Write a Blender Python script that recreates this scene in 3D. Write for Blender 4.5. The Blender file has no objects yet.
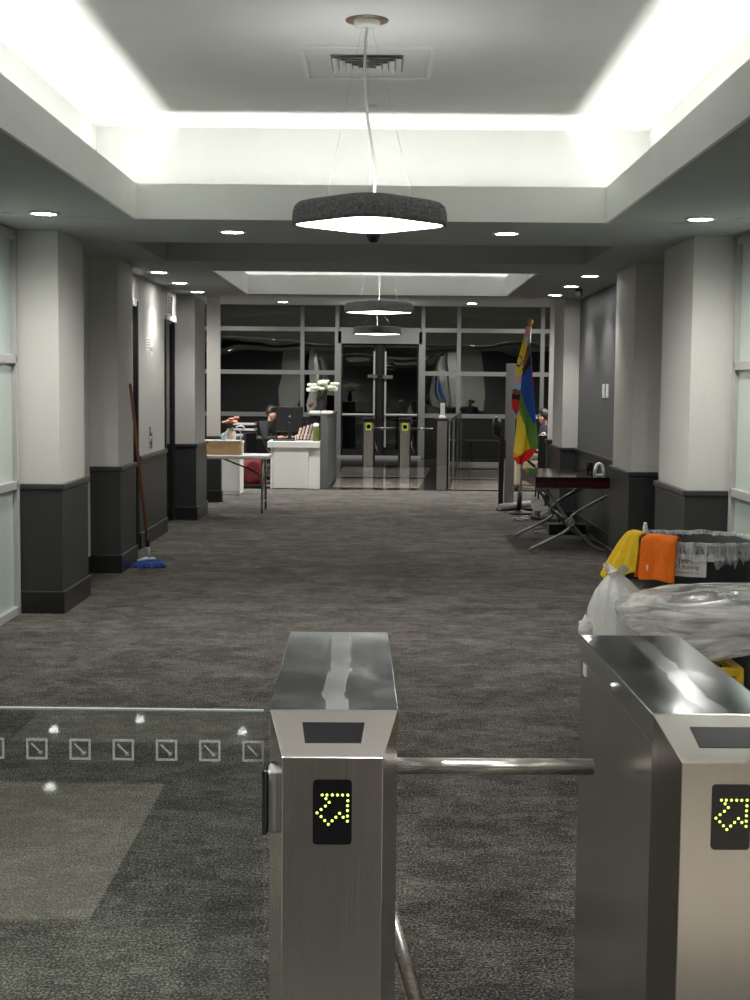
import bpy, bmesh, math, random
from mathutils import Vector, Matrix, noise
random.seed(7)
S = bpy.context.scene
COL = S.collection
PI = math.pi

# ------------------------------------------------------------------ camera, world, exposure
cd = bpy.data.cameras.new('camera'); cam = bpy.data.objects.new('camera', cd); COL.objects.link(cam)
cd.sensor_fit = 'VERTICAL'; cd.sensor_height = 36.0; cd.lens = 1387.0 / 1000 * 36.0
cd.clip_start = 0.05; cd.clip_end = 200
rho, psi, th = math.radians(0.55), -9.9 / 1387, math.atan(113.1 / 1387)
F = Vector((math.sin(psi) * math.cos(th), math.cos(psi) * math.cos(th), -math.sin(th)))
r0 = Vector((math.cos(psi), -math.sin(psi), 0)); u0 = r0.cross(F)
RR = r0 * math.cos(rho) + u0 * math.sin(rho); UU = u0 * math.cos(rho) - r0 * math.sin(rho)
m = Matrix.Identity(4)
for i in range(3):
    m[i][0] = RR[i]; m[i][1] = UU[i]; m[i][2] = -F[i]
m[2][3] = 1.65
cam.matrix_world = m
S.camera = cam
w = bpy.data.worlds.new('night'); S.world = w; w.use_nodes = True
w.node_tree.nodes['Background'].inputs[0].default_value = (0.25, 0.3, 0.4, 1)
w.node_tree.nodes['Background'].inputs[1].default_value = 0.004
vs = S.view_settings
vs.view_transform = 'Standard'; vs.look = 'None'; vs.gamma = 1; vs.use_curve_mapping = False
vs.exposure = 0.6
S.cycles.max_bounces = 10; S.cycles.diffuse_bounces = 5; S.cycles.glossy_bounces = 5
S.cycles.transparent_max_bounces = 16; S.cycles.transmission_bounces = 8
S.cycles.use_denoising = True
S.cycles.sample_clamp_indirect = 6.0
S.cycles.caustics_reflective = False; S.cycles.caustics_refractive = False

COVE_W = 3.3       # watts per metre of cove strip
SPOT_W = 75.0       # watts of each downlight
LENS_E = 45.0       # emission of a downlight lens
PEND_FILL = 2.8        # fill light added on top of a pendant to lift the ceiling
PEND_E = 6.0        # emission of a pendant diffuser
BACK_W = 110.0       # entrance downlights, some of them added for light

# ------------------------------------------------------------------ mesh helpers
class MB:
    def __init__(s):
        s.bm = bmesh.new()
    def box(s, x0, x1, y0, y1, z0, z1, bev=0, seg=2, mi=0, M=None):
        r = bmesh.ops.create_cube(s.bm, size=1.0)
        vs_ = r['verts']
        for v in vs_:
            v.co = Vector((x0 + (v.co.x + .5) * (x1 - x0), y0 + (v.co.y + .5) * (y1 - y0), z0 + (v.co.z + .5) * (z1 - z0)))
        fs = set(f for v in vs_ for f in v.link_faces)
        for f in fs: f.material_index = mi
        if bev > 0:
            es = list(set(e for v in vs_ for e in v.link_edges))
            rb = bmesh.ops.bevel(s.bm, geom=es, offset=bev, segments=seg, affect='EDGES', profile=.5)
            vs_ = list(set(rb['verts']) | set(v for v in vs_ if v.is_valid))
            for f in rb['faces']: f.material_index = mi
            seen = set()
            stack = list(vs_)
            while stack:
                v = stack.pop()
                if v in seen: continue
                seen.add(v)
                for e in v.link_edges:
                    stack.append(e.other_vert(v))
            vs_ = list(seen)
        if M is not None:
            for v in vs_: v.co = M @ v.co
        return s
    def prism(s, pts, z0, z1, M=None, mi=0, bev=0):
        a = [s.bm.verts.new((p[0], p[1], z0)) for p in pts]; b = [s.bm.verts.new((p[0], p[1], z1)) for p in pts]
        n = len(pts); fs = []
        fs.append(s.bm.faces.new(a[::-1])); fs.append(s.bm.faces.new(b))
        for i in range(n):
            fs.append(s.bm.faces.new((a[i], a[(i + 1) % n], b[(i + 1) % n], b[i])))
        for f in fs: f.material_index = mi
        vs_ = a + b
        if bev:
            es = list(set(e for f in fs[:2] for e in f.edges))
            rb = bmesh.ops.bevel(s.bm, geom=es, offset=bev, segments=2, affect='EDGES', profile=.5)
            vs_ = list(set(v for v in vs_ if v.is_valid) | set(rb['verts']))
        if M is not None:
            for v in vs_: v.co = M @ v.co
        return s
    def hull(s, pts, faces, mi=0):
        v = [s.bm.verts.new(p) for p in pts]
        for f in faces:
            s.bm.faces.new([v[i] for i in f]).material_index = mi
        return s
    def tube(s, pts, r, n=10, mi=0, cap=True, close=False):
        pts = [Vector(p) for p in pts]; N = len(pts)
        rs = r if isinstance(r, (list, tuple)) else [r] * N
        rings = []; up = None
        for i, p in enumerate(pts):
            if close:
                t = pts[(i + 1) % N] - pts[i - 1]
            else:
                t = pts[min(i + 1, N - 1)] - pts[max(i - 1, 0)]
            t.normalize()
            if up is None:
                up = Vector((0, 0, 1)) if abs(t.z) < .9 else Vector((1, 0, 0))
            a = t.cross(up)
            if a.length < 1e-5: a = t.cross(Vector((0, 1, 0)))
            a.normalize(); b = a.cross(t).normalized(); up = b
            rings.append([s.bm.verts.new(p + (a * math.cos(2 * PI * k / n) + b * math.sin(2 * PI * k / n)) * rs[i]) for k in range(n)])
        for i in range(N if close else N - 1):
            A, B = rings[i], rings[(i + 1) % N]
            for k in range(n):
                f = s.bm.faces.new((A[k], A[(k + 1) % n], B[(k + 1) % n], B[k])); f.smooth = True; f.material_index = mi
        if cap and not close:
            s.bm.faces.new(rings[0][::-1]).material_index = mi; s.bm.faces.new(rings[-1]).material_index = mi
        return s
    def lathe(s, prof, c=(0, 0, 0), n=24, M=None, mi=0, smooth=True, sx=1, sy=1):
        rings = []; allv = []
        for (r, z) in prof:
            if r < 1e-6:
                v = s.bm.verts.new((c[0], c[1], c[2] + z)); rings.append([v]); allv.append(v)
            else:
                R_ = [s.bm.verts.new((c[0] + sx * r * math.cos(2 * PI * k / n), c[1] + sy * r * math.sin(2 * PI * k / n), c[2] + z)) for k in range(n)]
                rings.append(R_); allv += R_
        for A, B in zip(rings, rings[1:]):
            for k in range(n):
                q = []
                a0, a1 = A[k % len(A)], A[(k + 1) % len(A)]; b0, b1 = B[k % len(B)], B[(k + 1) % len(B)]
                for v in (a0, a1, b1, b0):
                    if v not in q: q.append(v)
                if len(q) >= 3:
                    f = s.bm.faces.new(q); f.smooth = smooth; f.material_index = mi
        if M is not None:
            for v in allv: v.co = M @ v.co
        return s
    def grid(s, nu, nv, fn, mi=None, smooth=True):
        V_ = [[s.bm.verts.new(fn(i / (nu - 1), j / (nv - 1))) for j in range(nv)] for i in range(nu)]
        for i in range(nu - 1):
            for j in range(nv - 1):
                f = s.bm.faces.new((V_[i][j], V_[i + 1][j], V_[i + 1][j + 1], V_[i][j + 1])); f.smooth = smooth
                if mi: f.material_index = mi((i + .5) / (nu - 1), (j + .5) / (nv - 1))
        return s
    def blob(s, c, r, amp=.1, freq=2.0, sub=4, seed=0, fn=None):
        rr = bmesh.ops.create_icosphere(s.bm, subdivisions=sub, radius=1.0)
        for v in rr['verts']:
            d = v.co.copy()
            k = 1 + amp * noise.noise(d * freq + Vector((seed, seed * 1.7, 0)))
            p = Vector((d.x * r[0] * k, d.y * r[1] * k, d.z * r[2] * k))
            if fn: p = fn(p, d)
            v.co = Vector(c) + p
            for f in v.link_faces: f.smooth = True
        return s
    def build(s, name, mats, parent=None, recalc=True):
        if recalc: bmesh.ops.recalc_face_normals(s.bm, faces=s.bm.faces[:])
        me = bpy.data.meshes.new(name); s.bm.to_mesh(me); s.bm.free()
        for mt in (mats if isinstance(mats, (list, tuple)) else [mats]): me.materials.append(mt)
        o = bpy.data.objects.new(name, me); COL.objects.link(o)
        if parent is not None: o.parent = parent
        return o

def tag(o, label, cat, group=None, kind=None):
    o['label'] = label; o['category'] = cat
    if group: o['group'] = group
    if kind: o['kind'] = kind
    return o
def thing(name, label, cat, loc=(0, 0, 0), rz=0, group=None):
    o = bpy.data.objects.new(name, None); COL.objects.link(o); o.empty_display_size = .1
    o.location = loc; o.rotation_euler = (0, 0, rz)
    return tag(o, label, cat, group)
def struct(o):
    o['kind'] = 'structure'; return o
def copy_tree(o, parent=None):
    c = o.copy(); COL.objects.link(c); c.parent = parent
    for ch in list(o.children): copy_tree(ch, c)
    return c
def bez(p0, p1, p2, p3, n=16):
    out = []
    for i in range(n + 1):
        t = i / n; a = (1 - t) ** 3; b = 3 * t * (1 - t) ** 2; c = 3 * t * t * (1 - t); d = t ** 3
        out.append(tuple(a * p0[k] + b * p1[k] + c * p2[k] + d * p3[k] for k in range(3)))
    return out
def rrect(w_, h_, r, n=6):
    out = []
    for cx, cy, a0 in ((w_ / 2 - r, h_ / 2 - r, 0), (-w_ / 2 + r, h_ / 2 - r, 90), (-w_ / 2 + r, -h_ / 2 + r, 180), (w_ / 2 - r, -h_ / 2 + r, 270)):
        for k in range(n + 1):
            a = math.radians(a0 + 90 * k / n); out.append((cx + r * math.cos(a), cy + r * math.sin(a)))
    return out

# ------------------------------------------------------------------ materials
def mat(name, col=(.5, .5, .5), rough=.5, metal=0.0, emit=None, es=0.0, spec=None, coat=0.0, alpha=1.0, trans=0.0, ior=None, sheen=0.0):
    mt = bpy.data.materials.new(name); mt.use_nodes = True
    b = mt.node_tree.nodes['Principled BSDF']
    b.inputs['Base Color'].default_value = (*col, 1); b.inputs['Roughness'].default_value = rough; b.inputs['Metallic'].default_value = metal
    if emit: b.inputs['Emission Color'].default_value = (*emit, 1); b.inputs['Emission Strength'].default_value = es
    if spec is not None: b.inputs['Specular IOR Level'].default_value = spec
    if coat: b.inputs['Coat Weight'].default_value = coat; b.inputs['Coat Roughness'].default_value = .05
    if sheen: b.inputs['Sheen Weight'].default_value = sheen
    b.inputs['Alpha'].default_value = alpha; b.inputs['Transmission Weight'].default_value = trans
    if ior: b.inputs['IOR'].default_value = ior
    return mt
def N(mt, t, **kw):
    n = mt.node_tree.nodes.new(t)
    for k, v in kw.items(): setattr(n, k, v)
    return n
def L(mt, a, b): mt.node_tree.links.new(a, b)
def B(mt): return mt.node_tree.nodes['Principled BSDF']
def coords(mt, scale=(1, 1, 1), kind='Object', rot=(0, 0, 0)):
    tc = N(mt, 'ShaderNodeTexCoord'); mp = N(mt, 'ShaderNodeMapping')
    mp.inputs['Scale'].default_value = scale; mp.inputs['Rotation'].default_value = rot
    L(mt, tc.outputs[kind], mp.inputs['Vector']); return mp.outputs['Vector']
def noise_tex(mt, vec, scale=5, detail=4, rough=.5):
    n = N(mt, 'ShaderNodeTexNoise'); n.inputs['Scale'].default_value = scale; n.inputs['Detail'].default_value = detail; n.inputs['Roughness'].default_value = rough
    L(mt, vec, n.inputs['Vector']); return n
def ramp(mt, fac, stops):
    r = N(mt, 'ShaderNodeValToRGB'); e = r.color_ramp.elements
    while len(e) < len(stops): e.new(.5)
    for k, (p, c) in enumerate(stops):
        e[k].position = p; e[k].color = (*c, 1) if len(c) == 3 else c
    L(mt, fac, r.inputs['Fac']); return r
def bump(mt, h, st=.1, d=.01):
    n = N(mt, 'ShaderNodeBump'); n.inputs['Strength'].default_value = st; n.inputs['Distance'].default_value = d
    L(mt, h, n.inputs['Height']); L(mt, n.outputs['Normal'], B(mt).inputs['Normal']); return n
def mottled(name, c0, c1, scale, rough=.6, bst=0.0, stretch=(1, 1, 1), metal=0.0, spec=None, bd=.004):
    mt = mat(name, c0, rough, metal, spec=spec)
    v = coords(mt, stretch); n = noise_tex(mt, v, scale, 5, .6)
    r = ramp(mt, n.outputs['Fac'], [(.3, c0), (.7, c1)]); L(mt, r.outputs['Color'], B(mt).inputs['Base Color'])
    if bst: bump(mt, n.outputs['Fac'], bst, bd)
    return mt

M = {}
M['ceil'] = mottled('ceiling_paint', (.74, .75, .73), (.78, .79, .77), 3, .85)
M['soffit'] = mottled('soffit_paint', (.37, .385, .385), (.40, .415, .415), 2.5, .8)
M['fascia'] = mottled('fascia_paint', (.86, .87, .85), (.89, .90, .88), 3, .8)
M['wall'] = mottled('wall_fabric_paper', (.56, .55, .515), (.62, .61, .575), 60, .75, .06, (6, 6, .15))
M['wains'] = mottled('charcoal_wainscot', (.024, .026, .026), (.031, .033, .033), 40, .4, .04, (8, 8, .3))
M['base'] = mottled('black_base', (.010, .011, .011), (.014, .015, .015), 30, .3, 0)
M['capm'] = mat('charcoal_cap', (.038, .04, .04), .28)
M['panel'] = mottled('grey_vinyl_wallcover', (.085, .086, .09), (.105, .106, .11), 50, .55, .05, (8, 8, .2))
M['alu'] = mottled('anodised_frame', (.36, .36, .35), (.42, .42, .41), 20, .4, 0, (1, 1, 6), 0)
M['alud'] = mottled('lobby_frame_paint', (.19, .195, .19), (.215, .22, .215), 12, .5, 0)
M['black'] = mat('black_plastic', (.012, .012, .013), .35)
M['blackmetal'] = mat('black_metal', (.02, .02, .021), .45, .3)
M['gloss'] = mat('black_gloss', (.006, .006, .007), .08)
M['white'] = mat('white_laminate', (.78, .78, .75), .45)
M['whitep'] = mat('white_plastic', (.75, .76, .76), .35)
M['grey'] = mat('grey_plastic', (.30, .31, .31), .4)
M['dgrey'] = mat('dark_grey_laminate', (.10, .105, .10), .35)
M['chrome'] = mat('chrome', (.75, .75, .74), .12, 1)
M['paper'] = mat('paper', (.75, .75, .72), .8)
M['greyink'] = mat('grey_ink', (.25, .25, .25), .8)
M['card'] = mottled('cardboard', (.50, .33, .17), (.56, .38, .20), 20, .8)
M['red'] = mat('red_fabric', (.12, .006, .009), .8)
M['beige'] = mottled('beige_upholstery', (.36, .30, .22), (.42, .36, .27), 30, .7)
M['skin'] = mat('skin', (.45, .26, .18), .5)
M['hair'] = mat('dark_hair', (.012, .010, .009), .5)
M['darkcloth'] = mat('black_clothing', (.010, .010, .012), .85)
M['navy'] = mat('navy_uniform', (.012, .015, .026), .85)
M['gold'] = mat('gold_finial', (.72, .42, .05), .3, .35)
M['silver'] = mat('silver_pole', (.6, .6, .6), .35, .2)
M['yellowp'] = mottled('yellow_plastic', (.62, .40, .02), (.70, .46, .03), 15, .4)
M['yclo'] = mottled('yellow_microfibre', (.78, .50, .012), (.86, .60, .03), 60, .9, .3)
M['oclo'] = mottled('orange_microfibre', (.86, .145, .004), (.93, .20, .008), 60, .9, .35)
M['barrel'] = mottled('blue_grey_barrel', (.045, .058, .065), (.055, .068, .075), 10, .45)
M['wood'] = mottled('mop_handle_wood', (.20, .075, .035), (.27, .11, .05), 12, .45, 0, (8, 8, .6))
M['mahog'] = mottled('mahogany', (.026, .004, .0035), (.045, .007, .006), 8, .22, 0, (1.5, 8, 8))
M['iron'] = mottled('pewter_iron', (.22, .22, .20), (.30, .30, .28), 20, .35, 0, (1, 1, 1), .8)
M['mopblue'] = mottled('blue_yarn', (.015, .045, .22), (.03, .09, .36), 90, .9, .5)
M['mopwhite'] = mat('pale_blue_plastic', (.55, .66, .75), .5)
M['petalw'] = mottled('white_petals', (.60, .62, .48), (.78, .78, .68), 30, .7)
M['petalp'] = mottled('coral_petals', (.55, .18, .13), (.70, .36, .28), 40, .7)
M['leaf'] = mottled('green_leaf', (.035, .075, .025), (.07, .13, .045), 20, .5)
M['ceramic'] = mottled('speckled_vase', (.50, .44, .38), (.62, .57, .50), 60, .5)
M['olive'] = mat('olive_bottle', (.10, .12, .035), .3)
M['bluet'] = mat('pale_blue_tissue', (.5, .72, .8), .8)
M['copper'] = mat('bronze_disc', (.22, .15, .10), .5, .4)
M['cord'] = mat('white_cord', (.62, .60, .56), .5)
M['shade_in'] = mat('pendant_inner', (.8, .8, .8), .5)
# carpet: planks of slightly different tone with cross-wise streaks
mt = M['carpet'] = mat('plank_carpet', (.06, .06, .06), .95, spec=.1)
def vor(vec, scale):
    v = N(mt, 'ShaderNodeTexVoronoi', distance='CHEBYCHEV', feature='F1'); v.inputs['Scale'].default_value = scale
    L(mt, vec, v.inputs['Vector']); sp_ = N(mt, 'ShaderNodeSeparateColor'); L(mt, v.outputs['Color'], sp_.inputs[0]); return sp_.outputs[0]
terms = [(vor(coords(mt, (4.0, 5.5, 1)), 1.0), .10), (vor(coords(mt, (9, 11, 1)), 1.0), .13), (vor(coords(mt, (15, 26, 1)), 1.0), .12),
         (noise_tex(mt, coords(mt, (1.2, 1.6, 1)), 1.5, 4, .6).outputs['Fac'], .36),
         (noise_tex(mt, coords(mt, (20, 110, 1)), 1.0, 3, .8).outputs['Fac'], .95),
         (noise_tex(mt, coords(mt, (120, 110, 1)), 1.0, 1, .7).outputs['Fac'], 1.9)]
acc = None
for o_, w_ in terms:
    a_ = N(mt, 'ShaderNodeMath', operation='MULTIPLY_ADD'); a_.inputs[1].default_value = w_; L(mt, o_, a_.inputs[0])
    if acc is not None: L(mt, acc, a_.inputs[2])
    else: a_.inputs[2].default_value = 0
    acc = a_.outputs[0]
mr = N(mt, 'ShaderNodeMapRange'); mr.inputs['From Min'].default_value = 1.42; mr.inputs['From Max'].default_value = 2.18
L(mt, acc, mr.inputs['Value'])
r = ramp(mt, mr.outputs['Result'], [(0, (.015, .0148, .0145)), (.5, (.068, .064, .057)), (1.0, (.235, .22, .195))])
L(mt, r.outputs['Color'], B(mt).inputs['Base Color']); bump(mt, acc, .4, .005)
# marble
mt = M['marble'] = mat('polished_cream_marble', (.42, .38, .32), .03)
n1 = noise_tex(mt, coords(mt, (1, 1.3, 1)), 1.6, 8, .65)
r = ramp(mt, n1.outputs['Fac'], [(.3, (.36, .33, .28)), (.5, (.50, .46, .39)), (.72, (.40, .36, .30))]); L(mt, r.outputs['Color'], B(mt).inputs['Base Color'])
M['bstone'] = mottled('black_granite', (.012, .012, .013), (.03, .03, .03), 60, .12)
M['mat'] = mottled('dark_entrance_matting', (.015, .015, .016), (.04, .04, .039), 90, .95)
# brushed stainless
def steel(name, c, rough, stretch, bst=.03):
    mt = mat(name, c, rough, 1.0)
    n = noise_tex(mt, coords(mt, stretch), 8, 6, .7)
    r = ramp(mt, n.outputs['Fac'], [(.3, tuple(x * .86 for x in c)), (.7, c)]); L(mt, r.outputs['Color'], B(mt).inputs['Base Color'])
    mr = N(mt, 'ShaderNodeMapRange'); mr.inputs['To Min'].default_value = rough * .8; mr.inputs['To Max'].default_value = rough * 1.25
    L(mt, n.outputs['Fac'], mr.inputs['Value']); L(mt, mr.outputs['Result'], B(mt).inputs['Roughness'])
    bump(mt, n.outputs['Fac'], bst, .002)
    return mt
M['steel'] = steel('brushed_steel_vertical', (.60, .575, .54), .24, (30, 30, .5))
mt = M['steeltop'] = mat('worn_steel_top', (.58, .60, .62), .1, 1.0)
sep = N(mt, 'ShaderNodeSeparateXYZ'); L(mt, coords(mt, (1, 1, 1)), sep.inputs[0])
nw = noise_tex(mt, coords(mt, (.2, 2.4, .2)), 2.2, 4, .55)
nb = noise_tex(mt, coords(mt, (9, 4, 1), rot=(0, 0, .6)), 1.1, 4, .6)
def mth(op, a, b_=None, c_=None):
    n = N(mt, 'ShaderNodeMath', operation=op)
    for k, v in enumerate((a, b_, c_)):
        if v is None: continue
        if isinstance(v, (int, float)): n.inputs[k].default_value = v
        else: L(mt, v, n.inputs[k])
    return n.outputs[0]
off = mth('MULTIPLY_ADD', nw.outputs['Fac'], .06, -.035)
dx = mth('ABSOLUTE', mth('ADD', sep.outputs['X'], off))
edge = mth('MULTIPLY', mth('LESS_THAN', mth('ABSOLUTE', mth('SUBTRACT', dx, .022)), .0007), .2)
smear = mth('MULTIPLY', mth('LESS_THAN', dx, .022), .12)  # water stain band, also standing in for a streak of reflected light
blot = mth('MULTIPLY', mth('MAXIMUM', mth('SUBTRACT', nb.outputs['Fac'], .46), 0.0), .5)
tot = mth('MINIMUM', mth('ADD', mth('ADD', smear, edge), blot), 1.0)
rg = mth('MULTIPLY_ADD', tot, .40, .10); L(mt, rg, B(mt).inputs['Roughness'])
mc = ramp(mt, tot, [(0, (.60, .62, .64)), (.6, (.80, .82, .83))]); L(mt, mc.outputs['Color'], B(mt).inputs['Base Color'])
nl = noise_tex(mt, coords(mt, (5, 1.6, 1)), .9, 1, .4); bump(mt, nl.outputs['Fac'], .16, .02)
M['bar'] = steel('polished_bar', (.70, .68, .64), .27, (.2, 6, 6), 0.0)
# pendant felt
M['felt'] = mottled('charcoal_felt', (.055, .058, .062), (.24, .245, .25), 80, .95, .6, (1, 1, 1))
M['diff'] = mat('pendant_diffuser', (.9, .9, .9), .5, emit=(1, .99, .96), es=PEND_E)
M['lens'] = mat('downlight_lens', (.9, .9, .9), .5, emit=(1, .98, .95), es=LENS_E)
M['led'] = mat('green_led', (.5, .6, .1), .4, emit=(.60, .80, .10), es=2.2)
M['amber'] = mat('lit_sign_yellow', (.3, .35, .02), .4, emit=(.55, .62, .05), es=.35)
# frosted glass panels
mt = M['frost'] = mat('frosted_green_glass', (.50, .57, .52), .28, spec=.6)
n = noise_tex(mt, coords(mt, (1, .5, .35)), .9, 2, .5)
r = ramp(mt, n.outputs['Fac'], [(.3, (.36, .44, .41)), (.7, (.60, .67, .60))]); L(mt, r.outputs['Color'], B(mt).inputs['Base Color'])
# reflective lobby glass
def pane_mat(name, refl, tint, wav=0.0, rough=0.0):
    mt = bpy.data.materials.new(name); mt.use_nodes = True; nt = mt.node_tree; nt.nodes.remove(nt.nodes['Principled BSDF'])
    out = nt.nodes['Material Output']; g = N(mt, 'ShaderNodeBsdfGlossy'); t = N(mt, 'ShaderNodeBsdfTransparent'); mx = N(mt, 'ShaderNodeMixShader')
    g.inputs['Roughness'].default_value = rough; g.inputs['Color'].default_value = (.95, .97, .95, 1); t.inputs['Color'].default_value = (*tint, 1)
    fr = N(mt, 'ShaderNodeLayerWeight'); fr.inputs['Blend'].default_value = .35
    ma = N(mt, 'ShaderNodeMath', operation='MULTIPLY_ADD'); ma.inputs[1].default_value = .6; ma.inputs[2].default_value = refl
    L(mt, fr.outputs['Fresnel'], ma.inputs[0]); L(mt, ma.outputs[0], mx.inputs['Fac'])
    L(mt, t.outputs[0], mx.inputs[1]); L(mt, g.outputs[0], mx.inputs[2]); L(mt, mx.outputs[0], out.inputs['Surface'])
    if wav:
        nn = noise_tex(mt, coords(mt, (.8, 1, 1.3)), .8, 1, .4); bn = N(mt, 'ShaderNodeBump'); bn.inputs['Strength'].default_value = 1; bn.inputs['Distance'].default_value = wav
        L(mt, nn.outputs['Fac'], bn.inputs['Height']); L(mt, bn.outputs['Normal'], g.inputs['Normal'])
    return mt
M['pane'] = pane_mat('night_window_glass', .20, (.5, .55, .52), .010)
M['doorpane'] = pane_mat('door_glass', .07, (.4, .45, .45), .004)
M['barrier'] = pane_mat('barrier_glass', .042, (.90, .94, .92))
M['clear'] = mat('clear_glass', (.95, .98, .97), .02, trans=1.0, ior=1.45)
M['edge'] = mat('glass_edge', (.14, .17, .16), .4)
M['etch'] = mat('etched_glass', (.62, .64, .60), .6, alpha=.17)
def film(name, col, a0, a1, scale, stretch, rough=.2, rot=(0, 0, 0), bd=.02):
    mt = mat(name, col, rough, spec=.8)
    n = noise_tex(mt, coords(mt, stretch, rot=rot), scale, 6, .68); n.inputs['Distortion'].default_value = .6
    n2 = noise_tex(mt, coords(mt, (1, 1, 1)), 2.6, 3, .5)
    mx_ = N(mt, 'ShaderNodeMath', operation='MULTIPLY_ADD'); mx_.inputs[1].default_value = .55; L(mt, n2.outputs['Fac'], mx_.inputs[0]); L(mt, n.outputs['Fac'], mx_.inputs[2])
    r = ramp(mt, mx_.outputs[0], [(.62, (a0,) * 3), (.95, (a1,) * 3)]); L(mt, r.outputs['Color'], B(mt).inputs['Alpha'])
    bump(mt, n.outputs['Fac'], 1.0, bd)
    return mt
M['liner'] = film('clear_liner_film', (.92, .93, .92), .15, .75, 5, (7, 7, 1.2), .16, (0, 0, 0), .008)
M['clearbag'] = film('clear_bag_film', (.95, .95, .93), .18, .98, 2.6, (1.0, 2.0, 11), .16, (0, .5, 0), .012)  # opaque white streaks stand in for highlights on the film
M['whitebag'] = film('white_bag_film', (.92, .92, .90), .88, 1.0, 6, (4, 4, .6), .3)
M['stuffing'] = mottled('bag_contents', (.30, .30, .28), (.66, .66, .63), 7, .8)

# ------------------------------------------------------------------ cove and entrance lamps
ZS, ZL, ZU, ZH = 2.73, 2.955, 3.37, 2.90
COVES = [(-1.64, 1.42, 3.30, 9.15), (-1.64, 1.40, 13.25, 16.45)]
def area(name, loc, sx, sy, watts, col, rot=(PI, 0, 0)):
    l = bpy.data.lights.new(name, 'AREA'); l.shape = 'RECTANGLE'; l.size = sx; l.size_y = sy; l.energy = watts; l.color = col
    o = bpy.data.objects.new(name, l); COL.objects.link(o); o.location = loc; o.rotation_euler = rot; return o
for (x0, x1, y0, y1) in COVES:
    d, z = .085, 2.85
    c = (1.0, .985, .93)
    T = math.radians(35)
    for yy, q in ((y0 - d, 1), (y1 + d, -1)): area('cove_led', ((x0 + x1) / 2, yy, z), x1 - x0 + .1, .02, COVE_W * (x1 - x0), c, (PI - q * T, 0, 0))
    for xx, q in ((x0 - d, 1), (x1 + d, -1)): area('cove_led', (xx, (y0 + y1) / 2, z), .02, y1 - y0 + .1, COVE_W * (y1 - y0), c, (PI, q * T, 0))

# ------------------------------------------------------------------ floor, ceiling, walls
o = struct(MB().box(-6.6, 6.6, 17.0, 22.2, -.1, 0).build('floor', M['carpet']))
o = struct(MB().box(-3.4, 3.3, 1.6, 17.0, -.1, 0).build('floor', M['carpet']))
f2 = struct(MB().box(-7, 7, 22.2, 40, -.12, -.004).build('floor', M['bstone']))
f3 = struct(MB().box(-5.3, 5.3, -14, 1.6, -.12, -.004).build('floor', M['mat']))
def quad_slab(pts, z0, z1, mt, par=None):
    return MB().prism(pts, z0, z1).build('floor_slab', mt, par)
def tilex(y, a, b):   # straight floor joint from a (at y 22.3) to b (at y 31)
    return a + (b - a) * (y - 22.3) / 8.7
for (ya, yb) in ((22.85, 25.0), (25.65, 28.6)):
    quad_slab([(-.86, ya), (tilex(ya, .53, 1.1), ya), (tilex(yb, .53, 1.1), yb), (-.87, yb)], -.004, 0, M['marble'], f2)
    quad_slab([(-5.5, ya), (-1.25, ya), (-1.25, yb), (-5.5, yb)], -.004, 0, M['marble'], f2)
for (ya, yb) in ((22.6, 24.9), (25.3, 28.0), (28.6, 30.9)):
    quad_slab([(tilex(ya, 1.02, 1.68), ya), (5.5, ya), (5.5, yb), (tilex(yb, 1.02, 1.68), yb)], -.004, 0, M['marble'], f2)
for (xa, xb, ya, yb) in ((-3.6, -.90, .06, 1.54), (-1.73, -.54, -2.4, -.61), (.45, 2.7, -.9, 1.30), (.2, 2.4, -4.4, -1.6), (-3.4, -.6, -6.2, -3.4), (-5, -2.2, -9, -6.8)):  # right-hand slabs are unseen, added to brighten reflections in the turnstile steel
    quad_slab([(xa, ya), (xb, ya), (xb, yb), (xa, yb)], -.004, 0, M['marble'], f3)

def plane_cells(xs, ys, holes, z0, z1):
    mb = MB()
    for i in range(len(xs) - 1):
        for j in range(len(ys) - 1):
            cx, cy = (xs[i] + xs[i + 1]) / 2, (ys[j] + ys[j + 1]) / 2
            if any(h[0] < cx < h[1] and h[2] < cy < h[3] for h in holes): continue
            mb.box(xs[i], xs[i + 1], ys[j], ys[j + 1], z0, z1)
    return mb
REC = (-1.93, 1.71, 10.65, 12.2)
mb = MB()
def strip(x0, x1, y0, y1): mb.box(x0, x1, y0, y1, ZS, ZS + .05)
XL, XR = -2.78, 2.58
strip(-5.3, 5.3, -14, 2.95)
ys = 2.95
for h in (COVES[0], REC, COVES[1]):
    if h[2] > ys: strip(XL, XR, ys, h[2] - .01)
    strip(XL, h[0] - .01, h[2], h[3]); strip(h[1] + .01, XR, h[2], h[3]); ys = h[3] + .01
strip(XL, XR, ys, 17.0)
mb.box(XL, XR, 16.97, 17.0, ZS + .05, ZH)
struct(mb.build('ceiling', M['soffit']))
struct(MB().box(-6.6, 6.6, 16.97, 21.6, ZH, ZH + .05).build('ceiling', M['soffit']))
struct(MB().box(-7, 7, 21.55, 33, 3.75, 3.8).build('ceiling', M['soffit']))
struct(MB().box(-7, 7, 21.55, 22.7, 3.0, 3.75).build('wall_lobby', M['ceil']))
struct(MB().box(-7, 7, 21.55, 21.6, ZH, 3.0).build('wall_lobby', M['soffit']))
g = .32
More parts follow.
